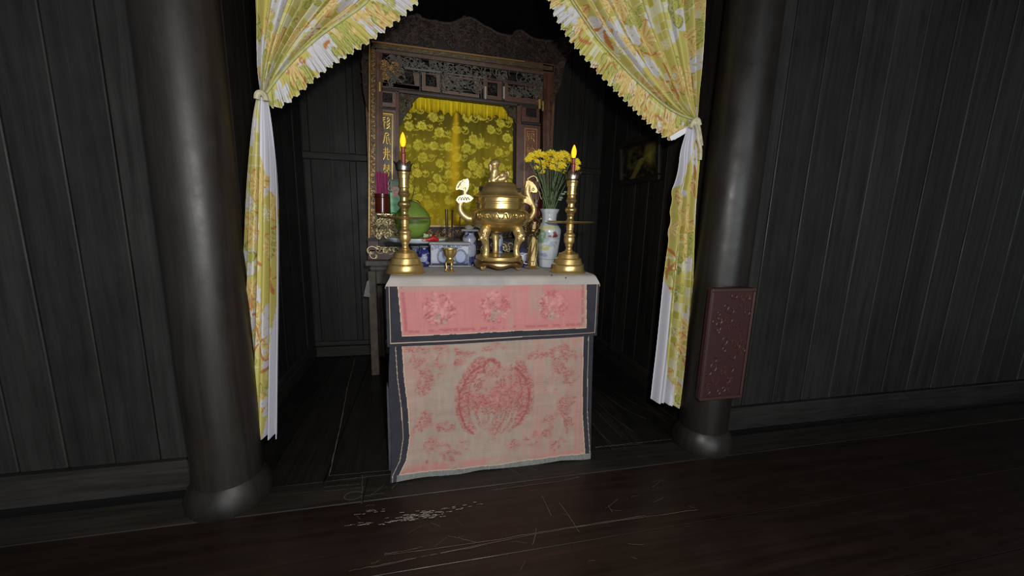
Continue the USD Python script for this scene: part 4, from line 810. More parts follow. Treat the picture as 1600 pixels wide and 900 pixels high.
# body
obj('bowl', lathe(ep([(4, 367), (16, 366), (27, 363), (37, 357), (43, 350), (45.5, 343), (44.5, 336), (41, 331.5), (37, 330)]), 72), BRASSP, ce, smooth=60)
obj('bowl_ridge', lathe([((40.0)*s, ez(355.2)), (41.8*s, ez(354.0)), (42.6*s, ez(352.4)), (40*s, ez(352))], 72, cap=False), BRASSP, ce, smooth=60)
rv = []
for k in range(9):
    th0 = -math.pi*.92+k*.3; c = lambda t, r: np.c_[(45.6*s+.0015)*np.cos(t), (45.6*s+.0015)*np.sin(t), r]
    tt = np.linspace(0, 1, 14); z0 = ez(341); rv.append(tube(c(th0+.26*tt, z0+.013*np.sin(tt*9+k)), .0032, 5)); rv.append(tube(c(th0+.13+.05*np.cos(tt*5), z0+.012*np.sin(tt*5)+.004), .0028, 5))
obj('relief_band', rv, BRASSP, ce, smooth=60, kind='stuff')
obj('neck', lathe(ep([(36, 331), (36, 322.5), (37.2, 321.8), (37.2, 320), (36.4, 319), (36.4, 314), (37, 313)]), 64), BRASSP, ce, smooth=35)
lid_ = obj('lid', lathe(ep([(36.5, 313.2), (39.5, 312.4), (40.2, 311), (37, 309), (33.5, 306.5), (31.5, 302.5), (30.5, 299.5), (27.5, 296.5), (25, 294.5), (23, 291), (20.5, 289.2), (15, 288.4)]), 64), BRASS, ce, smooth=40, label='domed lid with a flared rim')
fr_ = []
lidz = ez(302)
for th in (-.70, -2.9, 1.0):      # pierced trigram emblems on the lid's slope
    c = np.array([math.cos(th), math.sin(th), 0]); tn = np.array([-math.sin(th), math.cos(th), 0])
    for j in range(14): fr_.append(ball(c*31.2*s+tn*rng.uniform(-.020, .020)+[0, 0, lidz+rng.uniform(-.016, .016)], .0058, 1))
obj('lid_piercing', fr_, DARKCARVE, lid_, kind='stuff')
# legs with lion masks
for th in (-2.45, -.69, 1.57):
    rd = np.array([math.cos(th), math.sin(th), 0]); zz_ = lambda y: np.array([0, 0, ez(y)])
    b = [(rd*32*s+zz_(362), .032, rd*35.5*s+zz_(371), .027), (rd*35.5*s+zz_(371), .027, rd*31*s+zz_(383), .018), (rd*31*s+zz_(383), .018, rd*29.5*s+zz_(392), .0165), (rd*29.5*s+zz_(392), .0165, rd*31*s+zz_(399), .020), (rd*31*s+zz_(399), .020, rd*33.2*s+zz_(400.4), .012)]
    tn = np.array([-math.sin(th), math.cos(th), 0])
    b += [(rd*40*s+tn*q+zz_(368), .008, rd*41*s+tn*q+zz_(369), .008) for q in (-.012, .012)] + [(rd*41.5*s+zz_(374), .010, rd*41*s+zz_(376), .009)]
    b += [(rd*36*s+tn*q+zz_(y), .008, rd*38*s+tn*q*1.15+zz_(y+1), .006) for q, y in ((-.026, 366), (.026, 366), (-.024, 376), (.024, 376), (0, 362))]
    obj('leg', blob(b, .006, 5), BRASSC, ce, smooth=60, label='curved leg with a lion mask at its top')
# handles: curling stems with phoenix heads
def relief(p, n): return p
lh = smoothpoly([exy(738, 345), exy(731, 345), exy(722, 338), exy(718, 330), exy(719, 322), exy(724, 314), exy(727, 306), exy(725, 297)], it=3)
hl_ = obj('handle', [tube(lh, poly_at(np.c_[[.022, .022, .019, .017, .017, .019, .021, .021]], np.linspace(0, 1, len(lh)))[:, 0], 10), *[ball(exy(px, py), .0135, 2, (1.1, .8, .8)) for px, py in ((739, 341), (741, 347))]], BRASSC, ce, smooth=60, label='left handle stem')
def plate(pts, th, dy): return ext(Polygon(xz(pts, EY+dy)).buffer(.004).buffer(-.001), EY+dy, th).apply_translation((-EX, -EY, -lz(779, 423.5, EY)))
hd = [(713, 299), (714, 294), (718, 288), (724, 285), (731, 283.5), (732, 290), (731, 298), (729, 302), (723, 299.5), (718, 298.5)]; fn = [(713.5, 316), (717, 311), (723, 309), (729, 308), (734, 309.5), (738.5, 313), (735, 317), (729, 319), (722, 318), (717, 320)]
lines = [tube([exy(715+i*3.2, 297-i*.6, -.022), exy(719+i*2.6, 290-i*1.0, -.022), exy(724+i*1.6, 286, -.022)], .003, 5) for i in range(4)] + [tube([exy(716+i*4, 316, -.022), exy(719+i*4, 311.5, -.022), exy(722+i*4, 316, -.022)], .003, 5) for i in range(4)]
obj('handle_head', [plate(hd, .036, -.018), plate(fn, .032, -.018), *lines], BRASSE, hl_, label='left handle head with engraved feathers')
rh = smoothpoly([exy(816, 347), exy(824, 347), exy(831, 341), exy(835, 333), exy(833, 325), exy(829, 318), exy(825, 309), exy(823, 301), exy(825, 293)], it=3)
hr_ = obj('handle', [tube(rh, poly_at(np.c_[[.022, .021, .017, .015, .015, .017, .020, .022, .019]], np.linspace(0, 1, len(rh)))[:, 0], 10), ball(exy(815, 343), .014, 2, (1.1, .8, .8))], BRASSC, ce, smooth=60, label='right handle stem')
hd2 = [(822, 294), (823, 287), (827, 286.5), (832, 289), (836, 294), (839, 300), (838, 303), (833, 303.5), (830, 302), (826, 305), (822, 303)]; fn2 = [(814.5, 316), (819, 312), (825, 311), (828, 314), (830, 319), (829, 323), (823, 320), (818, 318.5)]
obj('handle_head', [plate(hd2, .034, -.017), plate(fn2, .03, -.017), ball(exy(833, 299, -.018), .008, 2, (1, .7, 1)), tube([exy(826, 286), exy(824, 283), exy(829, 279.5), exy(834, 278), exy(838, 281), exy(840, 287)], .0028, 5), tube([exy(839, 301), exy(843, 303), exy(844, 309), exy(846, 315)], .0028, 5)], BRASSC, hr_, label='right handle head shaped like a phoenix with a crest')
# lion finial on the lid with its cub
q = lambda px, py, dy=0.0: exy(px, py, dy)
b = [(q(771, 286), .025, q(771, 280), .022), (q(771, 280), .022, q(773, 270), .024), (q(773, 270), .024, q(773, 264), .018), (q(772.5, 260), .025, q(774.5, 258.5), .024),
     (q(767, 271), .011, q(765.5, 261), .009), (q(766, 284), .013, q(765, 287), .013), (q(774, 284, -.015), .012, q(779, 279, -.02), .010), (q(776, 258), .008, q(778, 256), .006), (q(769, 256.5), .008, q(767, 257.5), .007), (q(773, 255), .009, q(774, 254), .007)]
obj('finial_lion', blob(b, .006, 4), BRASSC, lid_, smooth=60, label='seated lion on top of the lid')
b = [(q(780, 284), .018, q(787, 282), .020), (q(787, 282), .020, q(789, 278), .016), (q(784, 277), .015, q(785, 275.5), .014), (q(791, 281), .008, q(795, 276), .007), (q(795, 276), .007, q(793, 271), .006), (q(780, 287), .010, q(781, 287.5), .010), (q(790, 287), .011, q(791, 287), .011), (q(791, 274), .007, q(790, 272), .005)]
obj('finial_cub', blob(b, .006, 4), BRASSC, lid_, smooth=60, label='cub beside the lion on the lid')

# slender brass joss-stick holder, right of the censer
JY = .26; JX = at(831, 421, JY)[0]
t = thing('joss_stick_holder', 'slender six-sided brass column with twig ornament between the censer and the white vase', 'incense holder', (JX, JY, HT))
jz = lambda y: lz(831, y, JY)-lz(831, 422.5, JY)
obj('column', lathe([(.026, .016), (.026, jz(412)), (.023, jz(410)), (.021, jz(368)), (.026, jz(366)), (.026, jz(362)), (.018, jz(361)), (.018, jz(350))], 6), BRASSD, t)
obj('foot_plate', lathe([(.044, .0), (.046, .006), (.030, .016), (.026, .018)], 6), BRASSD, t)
tw = []
g = np.random.default_rng(71)
for k in range(26):
    a0, h0 = g.uniform(0, 6.28), g.uniform(jz(372), jz(340)); tt = np.linspace(0, g.uniform(1.5, 4), 10); rr = .022+.014*g.random()
    tw.append(tube(np.c_[rr*np.cos(a0+tt*.6)*(1+.2*np.sin(tt*3)), rr*np.sin(a0+tt*.6), h0+.02*np.sin(tt*1.7)], .0045, 5)); tw.append(ball((rr*math.cos(a0), rr*math.sin(a0), h0), .008, 1))
obj('twig_ornament', tw, plain('dark_bronze', (.12, .075, .04), .35, .8, var=.5), t)
for k in range(5):
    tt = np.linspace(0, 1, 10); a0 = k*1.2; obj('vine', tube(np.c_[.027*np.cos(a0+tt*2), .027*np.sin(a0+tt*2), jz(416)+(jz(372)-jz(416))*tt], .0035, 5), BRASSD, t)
obj('dark_bulb', lathe([(.0, jz(350)), (.020, jz(349)), (.034, jz(342)), (.034, jz(335)), (.020, jz(327)), (.010, jz(325))], 28).apply_translation((.014, .042, 0)), DKRED, t, smooth=60, label='dark red round pot on the column')

# small brass cup
KY = .135; KX = at(703, 423, KY)[0]; s = .00336
t = thing('brass_cup', 'small brass three-legged goblet in front of the blue and white box', 'cup', (KX, KY, HT)); kz = lambda y: lz(703, y, KY)-lz(703, 424, KY)
kp = lambda l: [(r*s, kz(y)) for r, y in l]
obj('foot_ring', lathe(kp([(8.5, 424), (9, 423), (8, 422.2), (5, 421.5)]), 32), BRASS, t, smooth=40)
for k in range(3):
    a0 = k*2.094-1.2; c = np.array([math.cos(a0), math.sin(a0), 0]); obj('leg', tube(smoothpoly([c*7.5*s+[0, 0, kz(423)], c*4.2*s+[0, 0, kz(418)], c*6.5*s+[0, 0, kz(413)], c*5*s+[0, 0, kz(409)]], it=2), .0048, 7), BRASS, t, smooth=60)
obj('bowl', lathe(kp([(2, 411), (6.5, 409.5), (7.2, 407), (5.4, 404.5), (5.4, 402), (8, 399.5), (9.5, 396), (10.2, 391), (10.6, 389.5), (12.6, 388.2), (12.6, 387.2), (10.2, 387.4), (8.5, 391), (6, 397), (0, 399)]), 40), BRASSP, t, smooth=40)
obj('green_rim', lathe(kp([(9.6, 388.2), (10.2, 386.7), (11.5, 386.9), (9.8, 388.6)]), 36, cap=False), plain('verdigris', (.28, .33, .20), .6, var=.3), t, smooth=40)

# blue and white porcelain
WHT, BLU, DBL = sRGB(146, 151, 166), sRGB(66, 76, 122), sRGB(28, 32, 66)
def porc(v, seed, f=26, thr=.5, base=WHT, blue=BLU):
    p = np.asarray(v); n = meshkit.fbm(p*f+seed, 4, seed); n2 = meshkit.fbm(p*f*2.3+seed*2, 3, seed+5)
    a = sst(thr-.03, thr+.05, n)[:, None]; c = base*(1-a)+blue*a; b = sst(.58, .64, n2)[:, None]*sst(.42, .5, n)[:, None]; return c*(1-b)+b*DBL
def box_fine(x0, x1, y0, y1, z0, z1, n=3):
    m = trimesh.creation.box(bounds=[(x0, y0, z0), (x1, y1, z1)])
    while np.max(m.edges_unique_length) > .006: m = m.subdivide()
    return m
BY = .32
bl, br = at(673, 418, BY)[0], at(733, 418, BY)[0]; bz1 = lz(700, 383, BY)-HT
t = thing('porcelain_burner', 'rectangular blue and white porcelain incense burner with a grey rim behind the small cup', 'incense burner', ((bl+br)/2, BY+.06, HT)); w = (br-bl)/2
m = box_fine(-w, w*1.0, -.055, .055, .012, bz1); c = porc(m.vertices, 3, 22, .52)
v = m.vertices; fx = v[:, 0]; fz = v[:, 2]
for cx0 in (-w*.35, w*.55):      # round landscape reserve in dark blue
    r = np.hypot((fx-cx0)/.036, (fz-bz1*.47)/.045); c = np.where((r < 1)[:, None], np.where((r < .74)[:, None], sRGB(122, 132, 164)*(.8+.4*nz(fx, fz, 60, 7))[:, None], DBL*1.3), c)
c = np.where(((fz < .022) | (fz > bz1-.006))[:, None], DBL, c); ed = (np.abs(np.abs(fx)-w) < .006)[:, None]; c = np.where(ed, sRGB(120, 126, 140), c)
obj('body', m, PORC, t, color=c)
obj('foot', box(-w-.012, w+.012, -.07, .07, 0, .0125, .003), PEWTERBOX, t)
zr1 = lz(697, 378, BY)-HT; xl_, xr_ = at(670, 379, BY)[0]-(bl+br)/2, at(721, 379, BY)[0]-(bl+br)/2
obj('rim', box(xl_, w+.008, -.068, .068, bz1, zr1, .004), PEWTERBOX, t); obj('bead', [ball((xl_+.02+k*.026, -.058, bz1-.006), .004, 1) for k in range(8)], PORCW, t)
bc = ((bl+br)/2, BY+.06)
sp = [(697, 327, 375), (699.5, 327, 378), (706, 328, 378), (717, 339, 378)]; nms = ('tall dark incense stick, leftmost in the porcelain burner', 'tall dark incense stick, second from left in the porcelain burner', 'thicker dark incense stick near the middle of the porcelain burner', 'shortest dark incense stick, at the right end of the porcelain burner')
for k, (px, y0, y1) in enumerate(sp):
    p = at(px, 376, BY+.05+.012*(k % 2)); top_ = lz(px, y0, BY+.05)-HT-zr1; t = thing('dark_incense_stick', nms[k], 'incense stick', (p[0], p[1], HT+zr1), 0)
    r_ = .0035 if k != 2 else .006; obj('stick', tube([(0, 0, 0), (.001, 0, top_*.55)], r_*.6, 6), STICKD, t); obj('incense', tube([(.001, 0, top_*.3), (.003*(k-1), 0, top_)], r_, 6), plain('charred_incense_%d' % k, (.03, .012, .010), .8), t)
# red satin knot on the burner's left corner
t0 = at(674, 377, BY+.01); cz_ = HT+zr1
t = thing('red_satin_bow', 'crumpled red satin ribbon with a white tip on the corner of the porcelain burner', 'ribbon', (t0[0], BY+.03, cz_))
b = [((-.030, -.015, .008), .008, (-.008, -.01, .012), .012), ((-.008, -.01, .012), .012, (.012, 0, .018), .017), ((.012, 0, .018), .017, (.034, .004, .010), .010), ((-.006, .01, .010), .010, (.02, .02, .012), .012)]
obj('ribbon', blob(b, .005, 3), REDCLOTH, t, smooth=60); obj('tip', blob([((-.046, -.018, .007), .007, (-.034, -.015, .008), .008), ((-.042, -.03, .0065), .006, (-.034, -.018, .008), .007)], .004, 3), plain('pink_white_satin', (.6, .38, .36), .5), t, smooth=60)
def potvase(name, label, px, py, Y, prof, pal, seed, n=40, s=None, sm=40, f=26, square=False):
    c = at(px, py, Y); mpp = np.linalg.norm(at(px+1, py, Y)-c); zf = lambda y: lz(px, y, Y)-HT
    t = thing(name, label, 'vase' if 'vase' in name else 'bowl' if 'bowl' in name else 'jar', (c[0], Y, HT))
    pr_ = [(r*mpp, max(zf(y), 0) if i else 0) for i, (r, y) in enumerate(prof)]
    pr2 = poly_at(pr_, np.linspace(0, 1, 70)); m = lathe([tuple(q) for q in pr2], n*2 if not square else 4); return t, m, pal(m.vertices, seed), mpp, zf
t, m, c, mpp, zf = potvase('blue_vase', 'tall square-shouldered blue and white porcelain vase left of the censer legs', 733, 414, .40, [(8, 416), (9, 408), (10.5, 398), (11, 384), (10.5, 372), (7.5, 367), (7, 364), (9.5, 361)], lambda v, s_: porc(v, s_, 28, .50), 5)
obj('body', m, PORC, t, color=c); obj('rim_slab', box(-.052, .052, -.052, .052, zf(361), zf(358), .004), PEWTERBOX, t); obj('knob', lathe([(.022, zf(358)), (.03, zf(355)), (.02, zf(352)), (.008, zf(351))], 24), plain('grey_knob', (.34, .34, .30), .5), t, smooth=40)
t, m, c, mpp, zf = potvase('blue_jar', 'small dark blue and white porcelain jar to the right of the left candlestick', 663, 412, .36, [(6, 414), (9, 410), (10, 402), (8, 394), (6, 389), (7, 386)], lambda v, s_: porc(v, s_, 24, .42, sRGB(150, 155, 175), sRGB(44, 46, 110)), 9)
obj('body', m, PORC, t, color=c); obj('neck_ring', lathe([(.024, zf(386)), (.027, zf(385)), (.022, zf(384))], 24), PEWTERBOX, t, smooth=40)
t, m, c, mpp, zf = potvase('grey_jar', 'grey and white porcelain jar close behind the left candlestick', 650, 410, .44, [(6, 412), (8, 405), (8, 396), (6, 390), (7, 386)], lambda v, s_: porc(v, s_, 24, .56, sRGB(120, 125, 140)), 12)
obj('body', m, PORC, t, color=c); obj('rim', lathe([(.028, zf(386)), (.031, zf(385)), (.026, zf(384))], 24), PEWTERBOX, t, smooth=40)
t, m, c, mpp, zf = potvase('pale_vase', 'slim pale blue porcelain vase seen between the censer legs', 780, 404, .48, [(6, 406), (5.5, 398), (5, 386), (5.4, 374), (4, 368), (5, 364)], lambda v, s_: porc(v, s_, 20, .56, sRGB(140, 150, 160)), 15)
obj('body', m, PORC, t, color=c); obj('lip', lathe([(.018, zf(364)), (.024, zf(363)), (.018, zf(362))], 24), PORCW, t, smooth=40)
t = thing('porcelain_tray', 'flat patterned blue-green porcelain tray lying under the censer at the back', 'tray', (at(790, 399, .50)[0], .50, HT)); m = box_fine(-.075, .075, -.045, .045, 0, .022); obj('plate', m, PORC, t, color=porc(m.vertices, 18, 40, .46, sRGB(150, 160, 160), sRGB(60, 100, 95))); obj('handle_bar', box(-.03, .06, -.015, .015, .022, .038, .003), plain('tray_box', (.10, .12, .12), .4), t)
for px, py, Y, lab, sd in ((815, 415, .33, 'blue and white porcelain teacup standing on its side pattern right of the censer stand', 21),):
    t, m, c, mpp, zf = potvase('blue_bowl', 'small blue and white lidded bowl between the censer and the brass column', px, py, Y, [(6, 416), (9, 411), (11, 404), (11, 398), (10, 394)], lambda v, s_: porc(v, s_, 24, .46, sRGB(140, 142, 160), sRGB(50, 50, 110)), sd)
    obj('body', m, PORC, t, color=c); obj('lid', lathe([(10.6*mpp, zf(394)), (10.8*mpp, zf(393)), (8*mpp, zf(388)), (3*mpp, zf(385)), (2.4*mpp, zf(382)), (1*mpp, zf(381))], 32), plain('dark_blue_lid', (.04, .035, .07), .2), t, smooth=50)
    obj('ring', tube([(.02+.030*math.cos(a_), -.045, zf(403)+.030*math.sin(a_)) for a_ in np.linspace(0, 2*np.pi, 20)], .003, 6), PORCW, t)
# offering stand with pomelo
FY = .52; fc = at(648, 371, FY); pz = lz(648, 374, FY)
t = thing('offering_dish', 'shallow white and blue dish on a dark turned foot holding the pomelo', 'dish', (fc[0]+.02, FY, HT))
mp_ = np.linalg.norm(at(649, 371, FY)-fc); hz_ = pz-HT
obj('foot', lathe([(.10, 0), (.105, .012), (.085, .022), (.05, .04), (.045, hz_-.05), (.06, hz_-.034), (.07, hz_-.0245)], 40), plain('dish_foot_wood', (.022, .016, .016), .4), t, smooth=35)
m = lathe([tuple(q) for q in poly_at([(.05, hz_-.024), (.12, hz_-.022), (.165, hz_-.012), (.182, hz_+.010), (.179, hz_+.014), (.165, hz_+.008), (.0, hz_+.006)], np.linspace(0, 1, 40))], 72, cap=False); z = m.vertices[:, 2]
obj('plate', m, PORC, t, color=np.where((z < hz_+.009)[:, None], sRGB(186, 200, 208), sRGB(196, 205, 190)))
FR = .105
t = thing('pomelo', 'large round green pomelo on the white dish behind the left candlestick', 'fruit', (at(645, 345, FY)[0], FY, HT+hz_+.0065))
m = trimesh.creation.icosphere(5, 1.0); v = m.vertices; r = FR*(1+.015*(nz(v[:, 0], v[:, 2], 2, 131)-.5)); zz2 = v[:, 2]*FR*1.0; k = sst(.2, 1, v[:, 2]); 
m.vertices = np.c_[v[:, 0]*r*(1-.10*k), v[:, 1]*r*(1-.10*k), zz2+FR*.99+.010*sst(.8, 1, v[:, 2])]
obj('fruit_body', m, FRUITG, t, smooth=True); obj('stalk', tube([(0.0, 0, FR*2), (-.005, -.002, FR*2+.02), (.006, -.004, FR*2+.055), (.014, -.006, FR*2+.10)], [.004, .0035, .003, .002], 6), plain('stalk_brown', (.06, .07, .025), .7), t)
for a0, l in ((.4, .055), (2.6, .05), (4.2, .045)):
    m, U, V = grid(9, 5, lambda u, v: np.c_[u*l*math.cos(a0)-np.sin(u*3.14)*(v-.5)*.026*math.sin(a0), u*l*math.sin(a0)+np.sin(u*3.14)*(v-.5)*.026*math.cos(a0), FR*2+.012+.025*u-.05*u*u+.004*np.abs(v-.5)]); obj('leaf', m, LEAF, t, smooth=True)
t = thing('citrus_blossom', 'pale green sprig of tiny blossoms on the dish rim at the right of the pomelo', 'blossom', (at(668, 366, FY)[0], FY-.06, HT+hz_+.012))
obj('bud', [ball((rng.uniform(-.02, .02), rng.uniform(-.01, .01), .006+rng.uniform(0, .016)), .0075, 1) for k in range(14)], plain('bud_pale', (.42, .52, .26), .6), t); obj('twig', tube([(-.02, 0, .004), (.0, 0, .008), (.02, 0, .01)], .003, 6), GREENLEAF, t)

# white vase with chrysanthemums
VY = .345; vc = at(855, 416, VY); vm = np.linalg.norm(at(856, 416, VY)-vc); vz = lambda y: lz(855, y, VY)-lz(855, 417, VY)
t = thing('flower_vase', 'tall white hexagonal porcelain vase with painted flowers holding chrysanthemums', 'vase', (vc[0], VY, HT))
pr_ = [(r*vm, vz(y)) for r, y in [(12.2, 417), (12.6, 412), (13.5, 402), (15.2, 388), (16.6, 374), (17.4, 362), (17.0, 358), (13.5, 352), (10.6, 348), (10.0, 342), (10.8, 335), (13.2, 329), (14.2, 327), (12.6, 327.2), (9.5, 334), (9, 340)]]
pr_[0] = (pr_[0][0], 0.0)
m = lathe([tuple(q) for q in poly_at(pr_, np.linspace(0, 1, 110))], 96); v = m.vertices.copy(); a_ = np.arctan2(v[:, 1], v[:, 0])+.35; hexr = np.cos(np.pi/6)/np.cos((a_ % (np.pi/3))-np.pi/6); v[:, :2] *= (.62+.38*hexr/.93)[:, None]; m.vertices = v
vx, vz_ = v[:, 0], v[:, 2]; wv = sRGB(188, 194, 200); c = np.tile(wv, (len(v), 1)); n = nz(vx, vz_, 30, 141); n2 = nz(vx, vz_, 55, 143)
band = sst(vz(408), vz(398), vz_)*sst(vz(356), vz(362), vz_); bl_ = sst(.52, .62, n)*band; c = c*(1-.45*bl_[:, None])+.45*bl_[:, None]*sRGB(120, 132, 160)
def spot(px, py, rx, ry, colr, s_, thr=.42):
    global c
    p = at(px, py, VY-.05); r = np.hypot((vx-(p[0]-vc[0]))/rx, (vz_-(p[2]-HT))/ry); k = sst(1.1, .8, r)*sst(thr-.06, thr+.06, n2)*(v[:, 1] < .02)*s_; c = c*(1-k[:, None])+k[:, None]*sRGB(*colr)
spot(847, 368, .022, .05, (110, 140, 90), .9); spot(865, 365, .014, .014, (126, 56, 44), .9, .4); spot(863, 369, .034, .008, (120, 50, 40), 1, .3); spot(868, 368, .016, .010, (116, 50, 42), .9, .4); spot(852, 387, .026, .018, (176, 172, 84), .8, .42); spot(866, 384, .02, .03, (130, 150, 130), .7, .5); spot(840, 376, .012, .05, (90, 80, 70), .8, .5); spot(855, 356, .06, .014, (205, 200, 120), .6, .3); spot(852, 398, .05, .012, (120, 130, 160), .6, .5)
for y in (404.5, 372.5): k = (np.abs(vz_-vz(y)) < .0016)[:, None]; c = np.where(k, sRGB(140, 150, 168), c)
obj('body', m, PORC, t, color=c)
# chrysanthemum stems: prototypes with several heads, each stem a thing
def head(c, axis, R, n=22, seed=0):
    g = np.random.default_rng(seed); axis = axis/np.linalg.norm(axis); u = np.cross(axis, [0, 0, 1.0] if abs(axis[2]) < .9 else [1.0, 0, 0]); u /= np.linalg.norm(u); w = np.cross(axis, u); pet = []
    for ring, (cnt, up_, sc_) in enumerate(((n, .10, 1.0), (n-6, .38, .82), (9, .75, .55))):
        for k in range(cnt):
            a = (k+.5*ring)/cnt*2*np.pi+g.normal(0, .06); d = u*math.cos(a)+w*math.sin(a); sd = -u*math.sin(a)+w*math.cos(a); l = R*sc_*g.uniform(.85, 1.1); e = up_+g.normal(0, .06)
            p = [c, c+d*l*.5*math.cos(e*.7)+axis*l*.5*math.sin(e)+sd*l*.14, c+d*l*math.cos(e)+axis*l*.9*math.sin(e*.9), c+d*l*.5*math.cos(e*.7)+axis*l*.5*math.sin(e)-sd*l*.14, c+d*l*.55*math.cos(e*.7)+axis*(l*.5*math.sin(e)-l*.05)]
            pet.append(trimesh.Trimesh(np.array(p), [[0, 1, 4], [1, 2, 4], [0, 4, 3], [4, 2, 3]], process=False))
    return trimesh.util.concatenate(pet)
HD = [(843, 241, .030), (852, 243, .032), (833, 247, .026), (826, 249, .022), (862, 240, .030), (872, 246, .030), (857, 250, .030), (845, 254, .022), (868, 252, .026), (848, 261, .024), (864, 261, .026), (877, 259, .028), (846, 268, .022), (882, 241, .028), (889, 246, .028), (875, 243, .026), (893, 250, .022), (901, 253, .024), (900, 262, .022), (838, 262, .014), (839, 252, .014), (884, 252, .024), (880, 268, .018), (853, 256, .02), (830, 243, .02), (872, 265, .018)]
mouth = np.array([vc[0], VY, HT+vz(328)]); PETD = plain('petal_orange_heart', (.80, .55, .02), .6)
g = np.random.default_rng(151)
ords = 'first second third fourth fifth sixth seventh eighth ninth tenth eleventh twelfth thirteenth fourteenth fifteenth sixteenth seventeenth eighteenth nineteenth twentieth twenty-first twenty-second twenty-third twenty-fourth twenty-fifth twenty-sixth'.split()
rank = {}
for half in (True, False):
    for i, k in enumerate(sorted([k for k in range(len(HD)) if (HD[k][1] < 252) == half], key=lambda k: HD[k][0])): rank[k] = i
for k, (px, py, R) in enumerate(HD):
    Y = VY+g.uniform(-.07, .09); tip = at(px, py, Y); tip = tip+np.array([0, 0, 0]); low_ = mouth+np.array([g.uniform(-.025, .025), g.uniform(-.02, .02), -.06])
    mid = low_*.45+tip*.55; mid[:2] = low_[:2]*.6+tip[:2]*.4; mid[2] = low_[2]*.45+tip[2]*.55
    ox = np.array([low_[0], low_[1], low_[2]]); pts = smoothpoly([low_, low_*.75+mid*.25+[0, 0, .012], mid, tip], it=3)
    st = thing('chrysanthemum', f'{"large" if R > .027 else "small" if R < .021 else "medium"} yellow chrysanthemum, {ords[rank[k]]} from the left {"in the upper half" if py < 252 else "in the lower half"} of the vase bunch', 'flower', ox)
    obj('stem', tube(pts-ox, np.linspace(.0036, .0022, len(pts)), 6), GREENLEAF, st, smooth=60)
    ax = tip-mid; ax = ax/np.linalg.norm(ax)*.5+np.array([-.1, -.95, .42]); R *= 1.35
    fh_ = obj('flower_head', head(tip-ox, ax, R, 20, 200+k), PETAL, st, kind='stuff'); obj('flower_heart', ball(tip-ox+ax/np.linalg.norm(ax)*R*.22, R*.26, 2, (1, 1, .8)), PETD, fh_, smooth=True)
    lv = []
    for j in range(3):
        b_ = pts[int(len(pts)*g.uniform(.25, .8))]-ox; a0 = g.uniform(0, 6.28); l = g.uniform(.03, .06); d = np.array([math.cos(a0), math.sin(a0), g.uniform(.1, .9)]); d /= np.linalg.norm(d); sd = np.cross(d, [0, 0, 1.0]); sd /= np.linalg.norm(sd)
        lv.append(trimesh.Trimesh(np.array([b_, b_+d*l*.35+sd*l*.16, b_+d*l*.7+sd*l*.09, b_+d*l, b_+d*l*.65-sd*l*.12, b_+d*l*.35-sd*l*.15, b_+d*l*.5+[0, 0, -l*.06]]), [[0, 1, 6], [1, 2, 6], [2, 3, 6], [3, 4, 6], [4, 5, 6], [5, 0, 6]], process=False))
    [obj('leaf', l_, LEAF, st) for l_ in lv]
br_ = [mouth+[.02, -.02, -.03], at(868, 318, VY-.02), at(878, 305, VY-.03), at(885, 299, VY-.03)]
st = thing('bare_stem', 'thin side stem with small leaves leaning right out of the white vase', 'stem', br_[0]); obj('stem', tube(smoothpoly(br_, it=2)-br_[0], .002, 6), GREENLEAF, st); obj('leaf', [ball(at(*q_, VY-.03)-br_[0], .008, 1, (1.6, .4, .7)) for q_ in ((877, 309), (880, 303), (884, 300), (875, 312))], plain('pale_leaf', (.20, .26, .16), .6), st)

# ------------------------------------------------------------------ framed picture on the right wall
PX = 1.365
c4 = [np.array(atx(*q_, X)) for q_, X in (((967, 222), 1.33), ((1031, 204), 1.33), ((1036, 281), 1.372), ((971, 291), 1.372))]
yl, yr = (c4[0][1]+c4[3][1])/2, (c4[1][1]+c4[2][1])/2; zl_, zh = (c4[2][2]+c4[3][2])/2, (c4[0][2]+c4[1][2])/2; pw, ph = yl-yr, zh-zl_
t = thing('framed_picture', 'small dark framed picture of a green and gold landscape tilting off the right wall', 'picture', (PX+.008, (yl+yr)/2, zl_), 0); UsdGeom.Xformable(t).AddRotateYOp().Set(-5.0)
fw = .045
FRM = plain('picture_frame_wood', (.016, .013, .011), .38, var=.3)
for y0, y1, z0, z1 in ((-pw/2, pw/2, 0, fw), (-pw/2, pw/2, ph-fw, ph), (-pw/2, -pw/2+fw, fw, ph-fw), (pw/2-fw, pw/2, fw, ph-fw)): obj('frame_rail', box(-.028, 0, y0, y1, z0, z1, .007), FRM, t)
m, U, V = grid(110, 90, lambda u, v: np.c_[np.full(len(u), -.010), pw/2-fw-(pw-2*fw)*u, fw+(ph-2*fw)*v])
n = nz(U, V, 5, 161); n3 = nz(U, V, 16, 163); pc_ = sRGB(26, 22, 14)[None]*np.ones((len(U), 1)); gg = sRGB(128, 122, 58); road = sst(.10, .05, np.abs(U-.32-.55*V))*(V < .55); hill = sst(.45, .65, n)*sst(.15, .4, V)*sst(.95, .8, V)*sst(.1, .35, U); tree = sst(.5, .62, n3)*.7
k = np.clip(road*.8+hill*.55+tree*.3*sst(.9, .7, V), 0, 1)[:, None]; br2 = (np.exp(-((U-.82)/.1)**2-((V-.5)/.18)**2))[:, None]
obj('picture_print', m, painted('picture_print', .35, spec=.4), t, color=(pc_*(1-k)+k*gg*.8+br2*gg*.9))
obj('backing', box(-.0095, -.002, -pw/2+fw*.6, pw/2-fw*.6, fw*.6, ph-fw*.6), BLACK, t)

